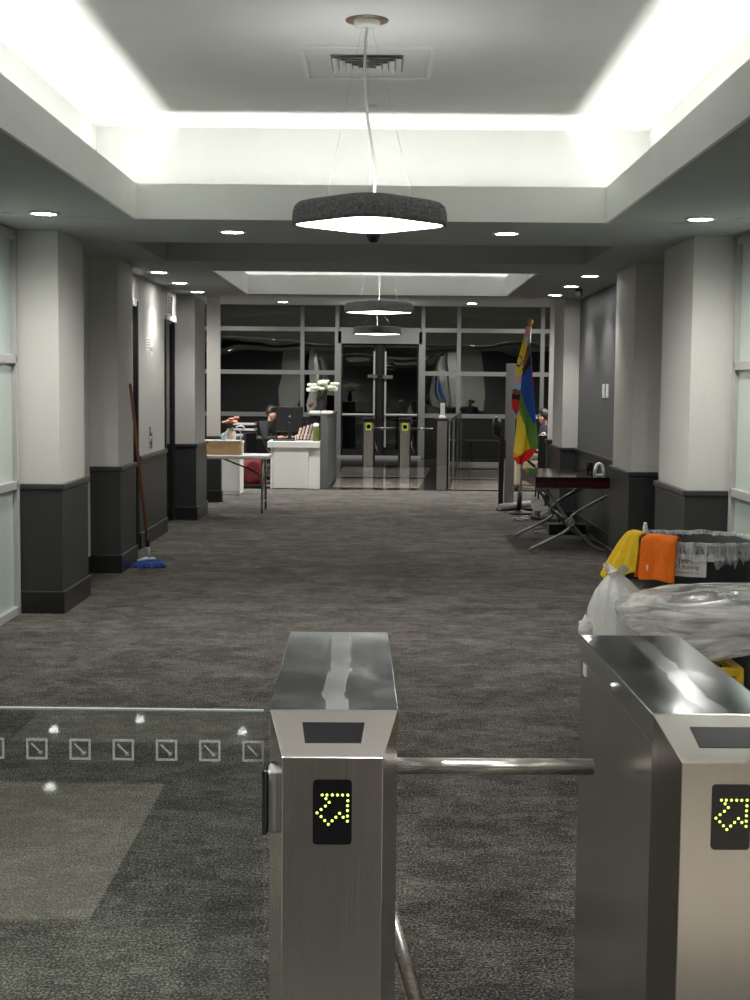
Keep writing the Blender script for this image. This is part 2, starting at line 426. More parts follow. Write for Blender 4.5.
for (x0, x1, y0, y1) in COVES:
    struct(MB().box(x0 - g - .05, x1 + g + .05, y0 - g - .05, y1 + g + .05, ZU, ZU + .05).build('ceiling', M['ceil']))
    b_ = MB(); t = .04
    b_.box(x0 - g - t, x0 - g, y0 - g - t, y1 + g + t, ZS + .05, ZU); b_.box(x1 + g, x1 + g + t, y0 - g - t, y1 + g + t, ZS + .05, ZU)
    b_.box(x0 - g, x1 + g, y0 - g - t, y0 - g, ZS + .05, ZU); b_.box(x0 - g, x1 + g, y1 + g, y1 + g + t, ZS + .05, ZU)
    struct(b_.build('wall_cove', M['ceil']))
    b_ = MB(); t = .02
    b_.box(x0 - t, x0, y0 - t, y1 + t, ZS - .002, ZL); b_.box(x1, x1 + t, y0 - t, y1 + t, ZS - .002, ZL)
    b_.box(x0, x1, y0 - t, y0, ZS - .002, ZL); b_.box(x0, x1, y1, y1 + t, ZS - .002, ZL)
    struct(b_.build('trim_1' if y0 < 5 else 'trim_2', M['fascia']))
x0, x1, y0, y1 = REC; t = .02
b_ = MB()
b_.box(x0 - t, x0, y0 - t, y1 + t, ZS - .002, 3.1); b_.box(x1, x1 + t, y0 - t, y1 + t, ZS - .002, 3.1); b_.box(x0, x1, y0 - t, y0, ZS - .002, 3.1); b_.box(x0, x1, y1, y1 + t, ZS - .002, 3.1)
b_.box(x0 - t, x1 + t, y0 - t, y1 + t, 3.1, 3.15)
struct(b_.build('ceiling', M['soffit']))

def wainscot(name, side, xi, xo, y0, y1, front=True, zt=ZS, mt=None):
    """A wall piece with its dark dado: side -1 left, +1 right; xi the face towards the hall."""
    s = side
    def bx(mb, off, z0, z1, bev=0):
        a, b = xi - s * off, xo
        ff = off if front else 0
        mb.box(min(a, b), max(a, b), y0 - ff, y1 + ff, z0, z1, bev)
        return mb
    o = struct(bx(MB(), 0, .90, zt).build(name, mt or M['wall']))
    bx(MB(), .02, .15, .915).build('wainscot', M['wains'], o)
    bx(MB(), .036, .895, .935, .008).build('dado_cap', M['capm'], o)
    bx(MB(), .024, .872, .880, .002).build('dado_bead', M['capm'], o)
    bx(MB(), .034, 0, .155).build('baseboard', M['base'], o)
    bx(MB(), .038, .150, .162, .004).build('baseboard_lip', M['capm'], o)
    return o
wainscot('wall_left', -1, -2.33, -2.74, 9.90, 10.72)
wainscot('wall_left', -1, -2.33, -2.60, 12.08, 12.80)
wainscot('wall_left', -1, -2.33, -2.57, 16.94, 17.88)
struct(MB().box(-2.80, -2.57, 16.95, 17.2, 0, ZS).build('wall_left', M['gloss']))
wainscot('wall_left', -1, -2.345, -2.53, 19.62, 19.70, zt=ZH)
wainscot('wall_right', 1, 2.16, 2.54, 9.90, 10.95)
wainscot('wall_right', 1, 2.14, 2.42, 12.07, 13.05)
wainscot('wall_right', 1, 2.15, 2.40, 16.92, 17.9)
wainscot('wall_right', 1, 2.30, 2.47, 19.62, 19.70, zt=ZH)
wainscot('wall_right', 1, 2.39, 2.55, 10.95, 12.07, front=False)
wainscot('wall_right', 1, 2.34, 2.50, 13.05, 16.92, front=False, mt=M['panel'])
# recess on the lift side: plain wall with a black base
o = struct(MB().box(-2.75, -2.575, 10.72, 12.08, 0, ZS).build('wall_left', M['wall']))
MB().box(-2.575, -2.56, 10.74, 12.06, 0, .155).build('baseboard', M['base'], o)
# lift wall with two openings
xw = -2.48
def liftwall(y0, y1, dado=True):
    o = wainscot('wall_left', -1, xw, -2.62, y0, y1, front=False)
    return o
liftwall(12.80, 12.98); liftwall(13.86, 15.56)
struct(MB().box(-2.62, xw, 12.98, 13.86, 2.46, ZS).build('wall_left', M['wall']))
struct(MB().box(-2.62, xw, 15.56, 16.44, 2.43, ZS).build('wall_left', M['wall']))
struct(MB().box(-2.9, -2.66, 12.8, 17.0, 0, ZS).build('wall_left', M['wall']))
# outer shell
struct(MB().box(-2.85, -2.75, 3.0, 9.9, 0, ZS).build('wall_left', M['wall']))
struct(MB().box(2.53, 2.63, 3.0, 9.9, 0, ZS).build('wall_right', M['wall']))
struct(MB().box(-5.4, -2.75, 2.9, 3.0, 0, ZS).build('wall_entrance', M['wall']))
struct(MB().box(2.53, 5.4, 2.9, 3.0, 0, ZS).build('wall_entrance', M['wall']))
struct(MB().box(-5.4, -5.3, -14, 3, 0, ZS).build('wall_entrance', M['wall']))
struct(MB().box(5.3, 5.4, -14, 3, 0, ZS).build('wall_entrance', M['wall']))
struct(MB().box(-5.4, 5.4, -14.1, -14, 0, ZS).build('wall_entrance', M['wall']))
struct(MB().box(-6.6, -6.5, 17.0, 21.6, 0, ZH).build('wall_left', M['panel']))
struct(MB().box(6.5, 6.6, 17.0, 21.6, 0, ZH).build('wall_right', M['panel']))
struct(MB().box(-6.6, -3.6, 16.94, 17.0, 0, ZH).build('wall_left', M['panel']))
struct(MB().box(3.3, 6.6, 16.92, 17.0, 0, ZH).build('wall_right', M['panel']))
wainscot('wall_left', -1, -2.62, -3.6, 16.94, 17.0, zt=ZH)
wainscot('wall_right', 1, 2.40, 3.3, 16.92, 17.0, zt=ZH)
struct(MB().box(-7.1, -7, 21.6, 33, 0, 3.8).build('wall_lobby', M['wall']))
struct(MB().box(7, 7.1, 21.6, 33, 0, 3.8).build('wall_lobby', M['wall']))
struct(MB().box(-7, -6.5, 21.55, 21.6, 0, ZH).build('wall_lobby', M['wall']))
struct(MB().box(6.5, 7, 21.55, 21.6, 0, ZH).build('wall_lobby', M['wall']))

# frosted side windows
def side_window(name, s, x, ys, zt=2.71):
    r_ = struct(MB().box(min(x, x + s * .012), max(x, x + s * .012), ys[0], ys[-1], .02, zt).build(name, M['frost']))
    fr = MB(); d0, d1 = x - s * .035, x + s * .03
    a, b = min(d0, d1), max(d0, d1)
    for y in ys: fr.box(a, b, y - .03, y + .03, 0, zt + .02, .004)
    for z in (0, .90, 1.79, zt - .05): fr.box(a, b, ys[0], ys[-1], z, z + .06, .004)
    fr.build('frame', M['alu'], r_)
    return r_
side_window('window_1', -1, -2.645, [3.03, 4.7, 6.4, 8.1, 9.84])
side_window('window_2', 1, 2.48, [3.03, 4.7, 6.4, 8.1, 9.84])

# lobby glazing
YW = 32.4
def wx(px): return (px - 386) * YW / 1387 + .0
def wz(py): return 1.65 + (387 - py) * YW / 1387
zt1, zt2, zs = wz(330.5), wz(373.2), wz(415.2)
def glazing(name, xs, zbot, extra_top=3.75):
    o = struct(MB().box(xs[0], xs[-1], YW + .02, YW + .032, zbot, extra_top).build(name, M['pane']))
    fr = MB()
    for x in xs: fr.box(x - .045, x + .045, YW - .05, YW + .07, zbot, extra_top)
    for z in (zbot, zt2, zt1, 3.56):
        fr.box(xs[0], xs[-1], YW - .048, YW + .068, z - .05, z + .05)
    fr.box(xs[0], xs[-1], YW - .06, YW + .06, 3.58, extra_top)
    fr.build('frame', M['alud'], o)
    return o
def low_wall(x0, x1):
    o = struct(MB().box(x0, x1, YW - .03, YW + .1, 0, zs - .05).build('wall_window', M['base']))
jl, jr = wx(338), wx(421.5)
glazing('window_3', [-6.9, wx(217), wx(302.5), jl - .02], zs); low_wall(-7, jl)
glazing('window_4', [jr + .02, wx(458), wx(541), wx(590), 6.9], zs); low_wall(jr, 7)
o = struct(MB().box(jl, jr, YW + .02, YW + .032, zt1, 3.75).build('window_5', M['pane']))
fr = MB(); fr.box(jl, jr, YW - .05, YW + .07, zt1 - .05, zt1 + .05); fr.box(jl, jr, YW - .05, YW + .07, 3.58, 3.75); fr.build('frame', M['alud'], o)
# entrance double door
d = bpy.data.objects.new('door_1', None); COL.objects.link(d); struct(d)
fr = MB()
for x in (jl, jr): fr.box(x - .075, x + .075, YW - .08, YW + .08, 0, zt1)
fr.box(jl, jr, YW - .08, YW + .08, zt1 - .32, zt1 - .04)
fr.build('door_frame', M['alud'], d)
MB().box(jl, jr, YW - .1, YW + .1, -.004, .05).build('threshold', M['alu'], d)
mid = (jl + jr) / 2
for s_, (a, b) in ((1, (jl + .08, mid - .10)), (-1, (mid + .10, jr - .08))):
    lf = MB().box(a, b, YW + .0, YW + .012, .1, zt1 - .32).build('door_leaf', M['doorpane'], d)
    e = MB()
    for x in (a, b): e.box(x - .03, x + .03, YW - .03, YW + .04, .05, zt1 - .32)
    e.box(a, b, YW - .03, YW + .04, .05, .20)
    e.box(a, b, YW - .03, YW + .04, zt1 - .40, zt1 - .32)
    e.build('stile', M['blackmetal'], lf)
    MB().tube([(a + .02, YW - .10, 1.0), (b - .02, YW - .10, 1.0)], .03, 8).build('push_bar', M['alu'], lf)
    xs_ = b - .03 if s_ == 1 else a + .03
    MB().box(xs_ - .02, xs_ + .02, YW - .06, YW - .03, .25, zt1 - .5).build('edge_strip', M['alu'], lf)
MB().box(mid - .06, mid + .06, YW - .04, YW + .04, .05, zt1 - .32).build('centre_post', M['blackmetal'], d)
MB().box(mid - .28, mid - .06, YW - .11, YW - .05, 1.86, 1.93).box(mid + .06, mid + .3, YW - .11, YW - .05, 1.84, 1.92).build('door_handle', M['chrome'], d)

# lift doors
def lift_door(name, y0, y1, zt):
    d = struct(MB().box(-2.655, -2.60, y0, y1, 0, zt).build(name, M['gloss']))
    fr = MB(); fr.box(-2.60, -2.465, y0 - .005, y0 + .05, 0, zt + .05); fr.box(-2.60, -2.465 if y1 < 15 else -2.57, y1 - .05, y1 + .005, 0, zt + .05)
    fr.build('jamb', M['blackmetal'], d)
    MB().box(-2.60, -2.47, y0 - .04, min(y1, 16.42), zt, zt + .07, .005).build('lintel', M['whitep'], d)
    MB().box(-2.60, -2.592, (y0 + y1) / 2 - .004, (y0 + y1) / 2 + .004, 0, zt).build('door_seam', M['black'], d)
    return d
lift_door('door_2', 12.99, 13.85, 2.42)
d3 = lift_door('door_3', 15.57, 16.93, 2.38)
MB().box(-2.60, -2.56, 15.72, 15.80, 1.02, 1.16, .01).build('handle', M['chrome'], d3)
MB().box(-2.60, -2.585, 16.05, 16.30, 1.92, 2.06, .004).build('door_plate', M['whitep'], d3)

# ------------------------------------------------------------------ turnstiles
LB, WB, WN, NOSE, HT, HB = .89, .2575, .1955, .125, 1.0, .935
ZP = .828
def nose_mesh(sgn, y_at):
    a, b = WB / 2, WN / 2; yA, yB = y_at, y_at + sgn * NOSE
    mb = MB()
    P = [(-a, yA, 0), (a, yA, 0), (b, yB, 0), (-b, yB, 0), (-a, yA, HT), (a, yA, HT), (b, yB, HB), (-b, yB, HB)]
    mb.hull(P, [(0, 1, 2, 3), (4, 5, 6, 7), (0, 3, 7, 4), (1, 2, 6, 5), (2, 3, 7, 6), (0, 1, 5, 4)])
    bmesh.ops.recalc_face_normals(mb.bm, faces=mb.bm.faces[:])
    bmesh.ops.bevel(mb.bm, geom=mb.bm.edges[:], offset=.0016, segments=2, affect='EDGES', profile=.5)
    return mb
DOTS = [(267, 175), (286, 175), (307, 175), (328, 175), (348, 175), (369, 175), (369, 198), (368, 218), (368, 238), (368, 260), (368, 281),
        (282, 190), (295, 205), (280, 220), (263, 234), (247, 248), (263, 263), (278, 279), (292, 294), (307, 280), (322, 265), (337, 249), (351, 265)]
def make_turnstile(label, loc, rz, reader=False, lit=None):
    t = thing('turnstile', label, 'turnstile', loc, rz)
    MB().box(-WB / 2, WB / 2, 0, LB, 0, .94, .0015).build('body', M['steel'], t)
    MB().box(-WB / 2 - .0015, WB / 2 + .0015, .001, LB, .943, HT, .002).build('lid', M['steeltop'], t)
    fn = nose_mesh(-1, 0).build('front_nose', M['steel'], t)
    nose_mesh(1, LB).build('rear_nose', M['steel'], t)
    # dark reader slot lying in the sloping face
    sl = Vector((0, -NOSE, HB - HT)).normalized(); nn = Vector((0, HB - HT, NOSE)).normalized()
    def onb(u, v, off): 
        p = Vector((0, 0, HT)) + sl * v + nn * off; return (u, p.y, p.z)
    SL = math.hypot(NOSE, HT - HB)
    q = [(-.0625, .28 * SL), (.062, .28 * SL), (.055, .70 * SL), (-.055, .70 * SL)]
    mb = MB(); mb.hull([onb(u, v, -.004) for u, v in q] + [onb(u, v, .0012) for u, v in q], [(0, 1, 2, 3), (4, 5, 6, 7), (0, 1, 5, 4), (1, 2, 6, 5), (2, 3, 7, 6), (3, 0, 4, 7)])
    mb.build('reader_slot', M['gloss'], fn)
    ap = MB().prism(rrect(.0755, .1286, .008), -.004, .002, Matrix.Translation((0, -NOSE, ZP)) @ Matrix.Rotation(PI / 2, 4, 'X')).build('arrow_panel', M['gloss'], fn)
    k = .000487; mb = MB()
    for (u, v) in DOTS:
        c = ((u - 307.5) * k, -NOSE - .0022, ZP - (v - 245) * k)
        mb.lathe([(.0026, 0), (.0022, .0008), (0, .001)], (0, 0, 0), 8, Matrix.Translation(c) @ Matrix.Rotation(PI / 2, 4, 'X'))
    mb.build('arrow_marking', lit or M['led'], ap)
    MB().lathe([(0, .012), (.008, .011), (.010, .004), (.010, 0)], (0, 0, 0), 14, Matrix.Translation((-WB / 2 - .001, .40, .968)) @ Matrix.Rotation(-PI / 2, 4, 'Y')).build('lock', M['chrome'], t)
    MB().box(-WB / 2 - .002, -WB / 2, .80, .84, .905, .935, .0008).build('hinge_plate', M['alu'], t)
    # tripod: hub and arms
    hub = MB().lathe([(0, .004), (.05, .004), (.055, 0)], (0, 0, 0), 20, Matrix.Translation((WB / 2, .365, .784)) @ Matrix.Rotation(PI / 2, 4, 'Y')).build('hub', M['chrome'], t)
    MB().tube([(WB / 2 - .02, .365, .784), (WB / 2 + .462, .365, .784)], .0190, 16).build('arm', M['bar'], t)
    MB().tube([(.085, .255, .62), (.155, .20, .40), (.196, .165, .27)], .0185, 14).build('arm', M['bar'], t)
    if reader:
        rd = MB().box(-.1290, -.105, -.075, -.012, .768, .894, .006, 3).build('card_reader', M['grey'], t)
        MB().box(-.1395, -.1285, -.079, -.008, .765, .897, .005, 3).build('reader_face', M['gloss'], rd)
    return t
RT = math.radians(1.24)
T1 = make_turnstile('stainless steel turnstile with card reader, its arm barring the lane and glass beside it', (-.0985, 2.755, 0), RT, True)
T2 = make_turnstile('steel turnstile at the arm tip, in front of the bagged rubbish barrel', (.672, 2.752, 0), RT)
def far_turnstile(label, x):
    t = make_turnstile(label, (x, 28.7, 0), 0, lit=M['amber'])
    for ch in list(t.children):
        if ch.name.startswith('lid'):
            ch.data.materials[0] = M['black']
        if ch.name.startswith('body'):
            ch.data.materials[0] = M['blackmetal']
    fn = [c for c in t.children if c.name.startswith('front_nose')][0]
    s = MB(); s.prism(rrect(.115, .15, .02), 0, .004, Matrix.Translation((0, -NOSE - .001, .835)) @ Matrix.Rotation(PI / 2, 4, 'X')); s.build('sign_plate', M['amber'], fn)
    s = MB(); s.prism(rrect(.088, .095, .043), .004, .006, Matrix.Translation((0, -NOSE - .001, .835)) @ Matrix.Rotation(PI / 2, 4, 'X')); s.build('sign_centre', M['gloss'], fn)
    a, b = WB / 2 + .012, WN / 2 + .012
    MB().prism([(-a, .0), (-b, -NOSE - .012), (b, -NOSE - .012), (a, .0)], HB - .012, HT + .004, bev=.003).build('cap', M['black'], t)
    return t
far_turnstile('far turnstile of the entrance lobby, the one next to the reception counter', -.35)
far_turnstile('far turnstile of the entrance lobby, standing before the door\'s middle', .40)

# glass barrier
gb = thing('glass_barrier', 'clear glass barrier panel with a row of etched squares beside the card-reader turnstile', 'barrier', (-.249, 2.85, 0))
MB().box(-1.75, 0, -.006, .006, .02, .972).build('glass_panel', M['barrier'], gb)
MB().box(-1.75, 0, -.006, .006, .972, .9755, 0).build('polished_edge', M['edge'], gb)
for z in (.12,): MB().box(-.03, .010, -.016, .016, z - .03, z + .03, .004).build('clamp', M['chrome'], gb)
MB().box(-1.75, 0, -.025, .025, 0, .02, .003).build('floor_channel', M['alu'], gb)
for k in range(17):
    cx, cz = -.021 - .0905 * k, .889
    mb = MB(); s, t_ = .0225, .005
    for (a, b, c, e) in ((-s, s, -s, -s + t_), (-s, s, s - t_, s), (-s, -s + t_, -s + t_, s - t_), (s - t_, s, -s + t_, s - t_)):
        mb.box(cx + a, cx + b, -.0068, -.0062, cz + c, cz + e)
    Mr = Matrix.Translation((cx, -.0065, cz)) @ Matrix.Rotation(PI / 4, 4, 'Y')
    mb.box(-.017, .012, -.0003, .0003, -.002, .002, M=Mr)
    mb.hull([(cx + .012, -.0065, cz - .012), (cx + .001, -.0065, cz - .012), (cx + .012, -.0065, cz - .001)], [(0, 1, 2)])
    mb.build('etched_square', M['etch'], gb)

# ------------------------------------------------------------------ ceiling fittings
def downlight(label, x, y, z, watts=SPOT_W, grp=None, blend=1.0, size=165):
    t = thing('downlight', label, 'ceiling light', (x, y, z), 0, grp)
    MB().lathe([(.078, 0.002), (.096, 0), (.098, -.006), (.080, -.010), (.074, -.004)], n=28).build('trim_ring', M['whitep'], t)
    MB().lathe([(0, -.0075), (.076, -.0065), (.077, -.001)], n=28).build('lens', M['lens'], t)
    l = bpy.data.lights.new('downlight_beam', 'SPOT'); l.energy = watts; l.spot_size = math.radians(size); l.spot_blend = blend; l.shadow_soft_size = .05; l.color = (1, .97, .92)
    lo = bpy.data.objects.new('downlight_beam', l); COL.objects.link(lo); lo.parent = t; lo.location = (0, 0, -.03)
    return t
downlight('round recessed downlight by the frosted window, above the pillar ahead of the mop', -2.18, 8.90, ZS)
downlight('round recessed downlight by the frosted window, above the pillar behind the rubbish barrel', 1.975, 8.89, ZS)
downlight('round recessed downlight beside the big pendant, on the mop side of the hall', -1.09, 9.86, ZS)
downlight('round recessed downlight beside the big pendant, on the flag side of the hall', .83, 9.81, ZS)
lab = ['first', 'middle', 'last']
for k, y in enumerate((13.43, 14.78, 16.17)):
    downlight(lab[k] + ' of three recessed downlights running along the lift wall', -2.19, y, ZS, SPOT_W * .42, blend=.75, size=116)
    downlight(lab[k] + ' of three recessed downlights running along the dark grey panelled wall', 1.94, y - .02, ZS, SPOT_W * .55, blend=.75, size=116)
downlight('small far recessed downlight at the hall end over the reception desk', -1.55, 20.78, ZH, SPOT_W * 1.5)
downlight('small far recessed downlight at the hall end near the flagpole', 1.26, 20.7, ZH, SPOT_W * 1.5)
for (x, y) in ((-3.6, -9.01), (-3.165, -12.08), (-4.15, -11.5), (-1.76, -11.49), (1.7, .2), (-2.7, .7), (2.0, -4), (-.95, 2.45), (.285, 2.3), (-2, -4), (1.8, -8.5), (-.8, -8)):  # those not mirrored in the barrier are unseen fill lamps added for light
    downlight('recessed entrance downlight out of view, some mirrored in the glass barrier, some added for light', x, y, ZS, BACK_W * ((1.9 if x > 0 else .9) if -3 < y < 2 else 1.5 if y > 2 else .7), 'entrance downlights mirrored in the barrier')

for (x, y) in ((-5.0, 19.6), (-2.8, 18.5), (2.75, 18.5), (5.2, 19.6)):  # the inner pair is unseen, added to brighten the far piers and flag
    downlight('recessed downlight over the side areas, some mirrored in the dark lobby windows, some added for light', x, y, ZH, 90, 'side area downlights mirrored in the windows')
for (x, y) in ((-4.85, 22.2), (-4.0, 22.4), (-3.45, 22.15), (-2.2, 22.3), (.15, 22.3), (2.7, 22.2), (3.65, 22.4), (5.0, 22.2)):
    downlight('recessed lobby downlight hidden above the hall end', x, y, 3.0, 150, 'lobby downlights seen only in the dark windows')

for x in (-5.6, -3.4, -1.2, 1.0, 3.2, 5.4):  # unseen row added to brighten the window frames
    downlight('unseen downlight added to brighten the lobby window frames, hidden above the hall end', x, 31.0, 3.75, 150, 'added lobby downlights along the windows')

def diamond(half, rad, n=10):
    c = half * math.sqrt(2) - rad * (math.sqrt(2) - 1) * 0
    sq = rrect(2 * half, 2 * half, rad, n)
    return [((x - y) * math.sqrt(.5), (x + y) * math.sqrt(.5)) for x, y in sq]
def make_pendant(label, x, y, zb, zc, rx=0):
    t = thing('pendant_light', label, 'pendant light', (x, y, zb))
    half, rad = .31, .165
    prof = [(1.0, 0), (1.008, .02), (1.0, .06), (.975, .09), (.92, .108), (.80, .118), (.4, .122)]
    base = diamond(half, rad)
    mb = MB(); rings = []
    for (k, z) in prof: rings.append([mb.bm.verts.new((px * k, py * k, z)) for px, py in base])
    inn = [(.955, 0), (.95, .03)]
    ri = [[mb.bm.verts.new((px * k, py * k, z)) for px, py in base] for k, z in inn]
    n = len(base)
    seq = ri[::-1] + rings
    for A, C in zip(seq, seq[1:]):
        for i in range(n):
            f = mb.bm.faces.new((A[i], A[(i + 1) % n], C[(i + 1) % n], C[i])); f.smooth = True
    mb.bm.faces.new(rings[-1])
    mb.build('shade', M['felt'], t)
    mb = MB(); mb.prism([(px * .953, py * .953) for px, py in base], .004, .02); mb.build('diffuser', M['diff'], t)
    h = zc - zb
    if x < 0 and y < 8:
        MB().tube(bez((-.02, -.05, h - .03), (-.06, -.02, h * .55), (.035, .02, h * .42), (.022, .0, .122), 20), .0065, 8).build('power_cord', M['cord'], t)
    else:
        MB().tube([(0, 0, .122), (.04 if zc > 3 else 0, 0, h)], .0022, 6).build('power_cord', M['cord'], t)
    c = MB()
    for a in (90, 210, 330):
        px, py = .23 * math.cos(math.radians(a)), .23 * math.sin(math.radians(a))
        MB().tube([(px, py, .13), (px * .12 - .02, py * .12 - .03, h - .03)], .0009, 5).build('suspension_wire', M['chrome'], t)
    l = bpy.data.lights.new('ceiling_fill', 'AREA'); l.shape = 'DISK'; l.size = .4; l.energy = PEND_FILL; l.color = (1, .99, .96)  # added lamp, unseen from below, that brightens the ceiling above the pendant
    lo = bpy.data.objects.new('ceiling_fill', l); COL.objects.link(lo); lo.parent = t; lo.location = (0, 0, .13); lo.rotation_euler = (PI, 0, 0)
    MB().lathe([(0, -.035), (.058, -.034), (.0625, -.028), (.0625, 0)], (-.02, -.05, h), 24).build('canopy', M['whitep'], t)
    MB().lathe([(.05, -.002), (.102, -.003), (.102, 0)], (-.02, -.05, h), 28).build('ceiling_disc', M['copper'], t)
    return t
make_pendant('big charcoal felt pendant light hanging on a wavy cord in the front recess', -.087, 6.74, 2.420, ZU)
make_pendant('charcoal felt pendant light hanging in the second recess, seen above the door', -.085, 15.05, 2.445, ZU)
make_pendant('smallest-looking, furthest charcoal pendant light hanging before the entrance door', -.14, 20.9, 2.435, ZH)

# air vent in the front recess
v = thing('air_vent', 'square white ceiling air diffuser in its trim frame above the big pendant', 'vent', (-.117, 7.545, ZU))
mb = MB()
for (a, b, c, e) in ((-.35, .35, -.36, -.335), (-.35, .35, .335, .36), (-.35, -.325, -.335, .335), (.325, .35, -.335, .335)): mb.box(a, b, c, e, -.012, 0, .002)
mb.build('outer_frame', M['whitep'], v)
MB().box(-.31, .31, -.32, .32, -.006, -.001).build('panel', M['ceil'], v)
MB().box(-.19, .19, -.20, .17, -.009, -.006).build('throat', M['dgrey'], v)
for k, s in enumerate((.18, .145, .11, .075, .04)):
    mb = MB(); z0, z1 = -.012 - .004 * k, -.026 - .004 * k
    for (p0, p1) in (((-1, -1), (1, -1)), ((1, -1), (1, 1)), ((1, 1), (-1, 1)), ((-1, 1), (-1, -1))):
        o_, i_ = s, s - .029
        mb.hull([(p0[0] * o_, p0[1] * o_ - .015, z1), (p1[0] * o_, p1[1] * o_ - .015, z1), (p1[0] * i_, p1[1] * i_ - .015, z0), (p0[0] * i_, p0[1] * i_ - .015, z0)], [(0, 1, 2, 3)])
    mb.build('louvre_ring', M['whitep'], v, False)
def disc(name, label, cat, x, y, z, r, h, mt):
    t = thing(name, label, cat, (x, y, z))
    MB().lathe([(0, -h), (r * .7, -h), (r * .95, -h * .6), (r, 0)], n=24).build('cover', mt, t)
    MB().lathe([(r * .9, -.001), (r * 1.15, -.003), (r * 1.15, 0)], n=24).build('base_ring', mt, t)
    return t
disc('smoke_detector', 'small round white detector on the recess ceiling behind the pendant cord', 'detector', -.098, 8.69, ZU, .043, .018, M['whitep'])
disc('ceiling_speaker', 'flat round ceiling cover beside the frosted window on the mop side', 'ceiling cover', -2.42, 8.95, ZS, .05, .004, M['soffit'])
disc('ceiling_speaker', 'flat round ceiling cover beside the frosted window on the barrel side', 'ceiling cover', 2.25, 8.9, ZS, .05, .004, M['soffit'])
disc('ceiling_speaker', 'small flat ceiling cover beside the lift wall lights', 'ceiling cover', -2.29, 13.0, ZS, .06, .006, M['whitep'])
disc('ceiling_speaker', 'small flat ceiling cover at the hall end above the flagpole', 'ceiling cover', 1.72, 16.8, ZS, .06, .004, M['grey'])
sp = thing('dome_camera', 'black dome camera under the soffit just below the big pendant', 'camera', (-.10, 9.9, ZS))
MB().lathe([(.05, 0), (.05, -.02), (.045, -.03)], n=20).build('mount_ring', M['black'], sp)
MB().lathe([(.042, -.028), (.036, -.05), (.02, -.064), (0, -.068)], n=20).build('dome', M['gloss'], sp)
cc = thing('security_camera', 'black bullet camera on the ceiling between lights along the grey panelled wall', 'camera', (2.08, 15.2, ZS))
MB().lathe([(.04, 0), (.04, -.02), (0, -.022)], n=16).build('mount', M['black'], cc)
MB().tube([(-.02, -.1, -.06), (.02, .08, -.045)], [.035, .04], 12).build('camera_body', M['black'], cc)
MB().tube([(0, 0, -.02), (0, 0, -.045)], .012, 8).build('bracket', M['black'], cc)

# ------------------------------------------------------------------ wall fittings
v = thing('wall_vent', 'dark grille in a white frame high on the lift wall', 'vent', (-2.48, 15.9, 2.56))
mb = MB()
for (a, b, c, e) in ((-.2, .2, -.13, -.10), (-.2, .2, .10, .13), (-.2, -.16, -.10, .10), (.16, .2, -.10, .10)): mb.box(0, .012, a, b, c, e, .002)
mb.build('frame', M['whitep'], v)
mb = MB()
for k in range(6): mb.box(0, .006, -.16, .16, -.095 + k * .033, -.095 + k * .033 + .022)
mb.build('grille', M['dgrey'], v)
p = thing('notice', 'white paper notice taped to the lift wall above the call buttons', 'notice', (-2.479, 14.55, 2.07))
MB().box(0, .002, -.21, .21, -.065, .07).build('sheet', M['paper'], p)
for k in range(4):
    MB().box(.002, .0026, -.15, .11 - .03 * (k % 2), .042 - k * .027, .052 - k * .027).build('text_line', M['greyink'], p)
MB().box(0, .002, .10, .22, -.12, -.03).build('lower_slip', M['paper'], p)
cb = thing('call_button_panel', 'narrow steel lift call panel above the dado', 'button panel', (-2.48, 14.6, 1.08))
MB().box(0, .008, -.07, .02, -.1, .13, .003).build('plate', M['chrome'], cb)
for z in (-.04, .05): MB().lathe([(.016, 0), (.014, .008), (0, .009)], (0, 0, 0), 12, Matrix.Translation((.008, -.025, z)) @ Matrix.Rotation(PI / 2, 4, 'Y')).build('button', M['black'], cb)
MB().box(0, .006, .06, .11, -.10, .07, .002).build('key_plate', M['dgrey'], cb)
for k, (y, l) in enumerate(((14.95, 'white wall switch plate on the grey panelled wall, farther of the two'), (14.70, 'white wall switch plate on the grey panelled wall, nearer of the two'))):
    s = thing('switch_plate', l, 'switch', (2.339, y, 1.63))
    MB().box(-.008, 0, -.075, .075, -.075, .075, .003).build('plate', M['whitep'], s)
    MB().box(-.012, -.008, -.02, .02, -.035, .035, .002).build('rocker', M['white'], s)

# ------------------------------------------------------------------ mop
t = thing('dust_mop', 'blue dust mop with a brown wooden handle leaning on the pillar', 'mop', (-2.135, 12.50, 0), math.radians(4))
def yarn(u, v):
    a = 2 * PI * u; rr = v
    x, y = .158 * math.cos(a) * rr, .13 * math.sin(a) * rr
    n_ = noise.noise(Vector((x * 40, y * 40, 3)))
    k = 1 + .16 * noise.noise(Vector((math.cos(a) * 6, math.sin(a) * 6, 9))) * rr
    return Vector((x * k, y * k, .008 + .05 * (1 - rr ** 2.2) + .018 * n_ * (1 - .4 * rr)))
MB().grid(49, 12, yarn).build('mop_head', M['mopblue'], t)
for k in range(36):
    a = 2 * PI * k / 36 + random.uniform(-.08, .08); r1 = random.uniform(.9, 1.12)
    p0 = Vector((.10 * math.cos(a), .07 * math.sin(a), .045)); p1 = Vector((.125 * math.cos(a), .10 * math.sin(a), .04)); p2 = Vector((.150 * r1 * math.cos(a), .126 * r1 * math.sin(a), .009))
    MB().tube(bez(p0, p1, p1, p2, 6), .009, 6).build('yarn_strand', M['mopblue'], t)
mf = MB(); mf.tube([(-.10, -.045, .062), (-.02, -.01, .078), (.05, .03, .07)], [.012, .017, .012], 8); mf.build('mop_frame', M['mopwhite'], t)
top = Vector((-.165, .01, 1.66)); bot = Vector((.0, .0, .085))
dirv = (top - bot).normalized()
MB().tube([bot, bot + dirv * .10], .014, 10).build('swivel', M['alu'], t)
MB().tube([bot + dirv * .10, bot + dirv * .22], .018, 10).build('grip_socket', M['black'], t)
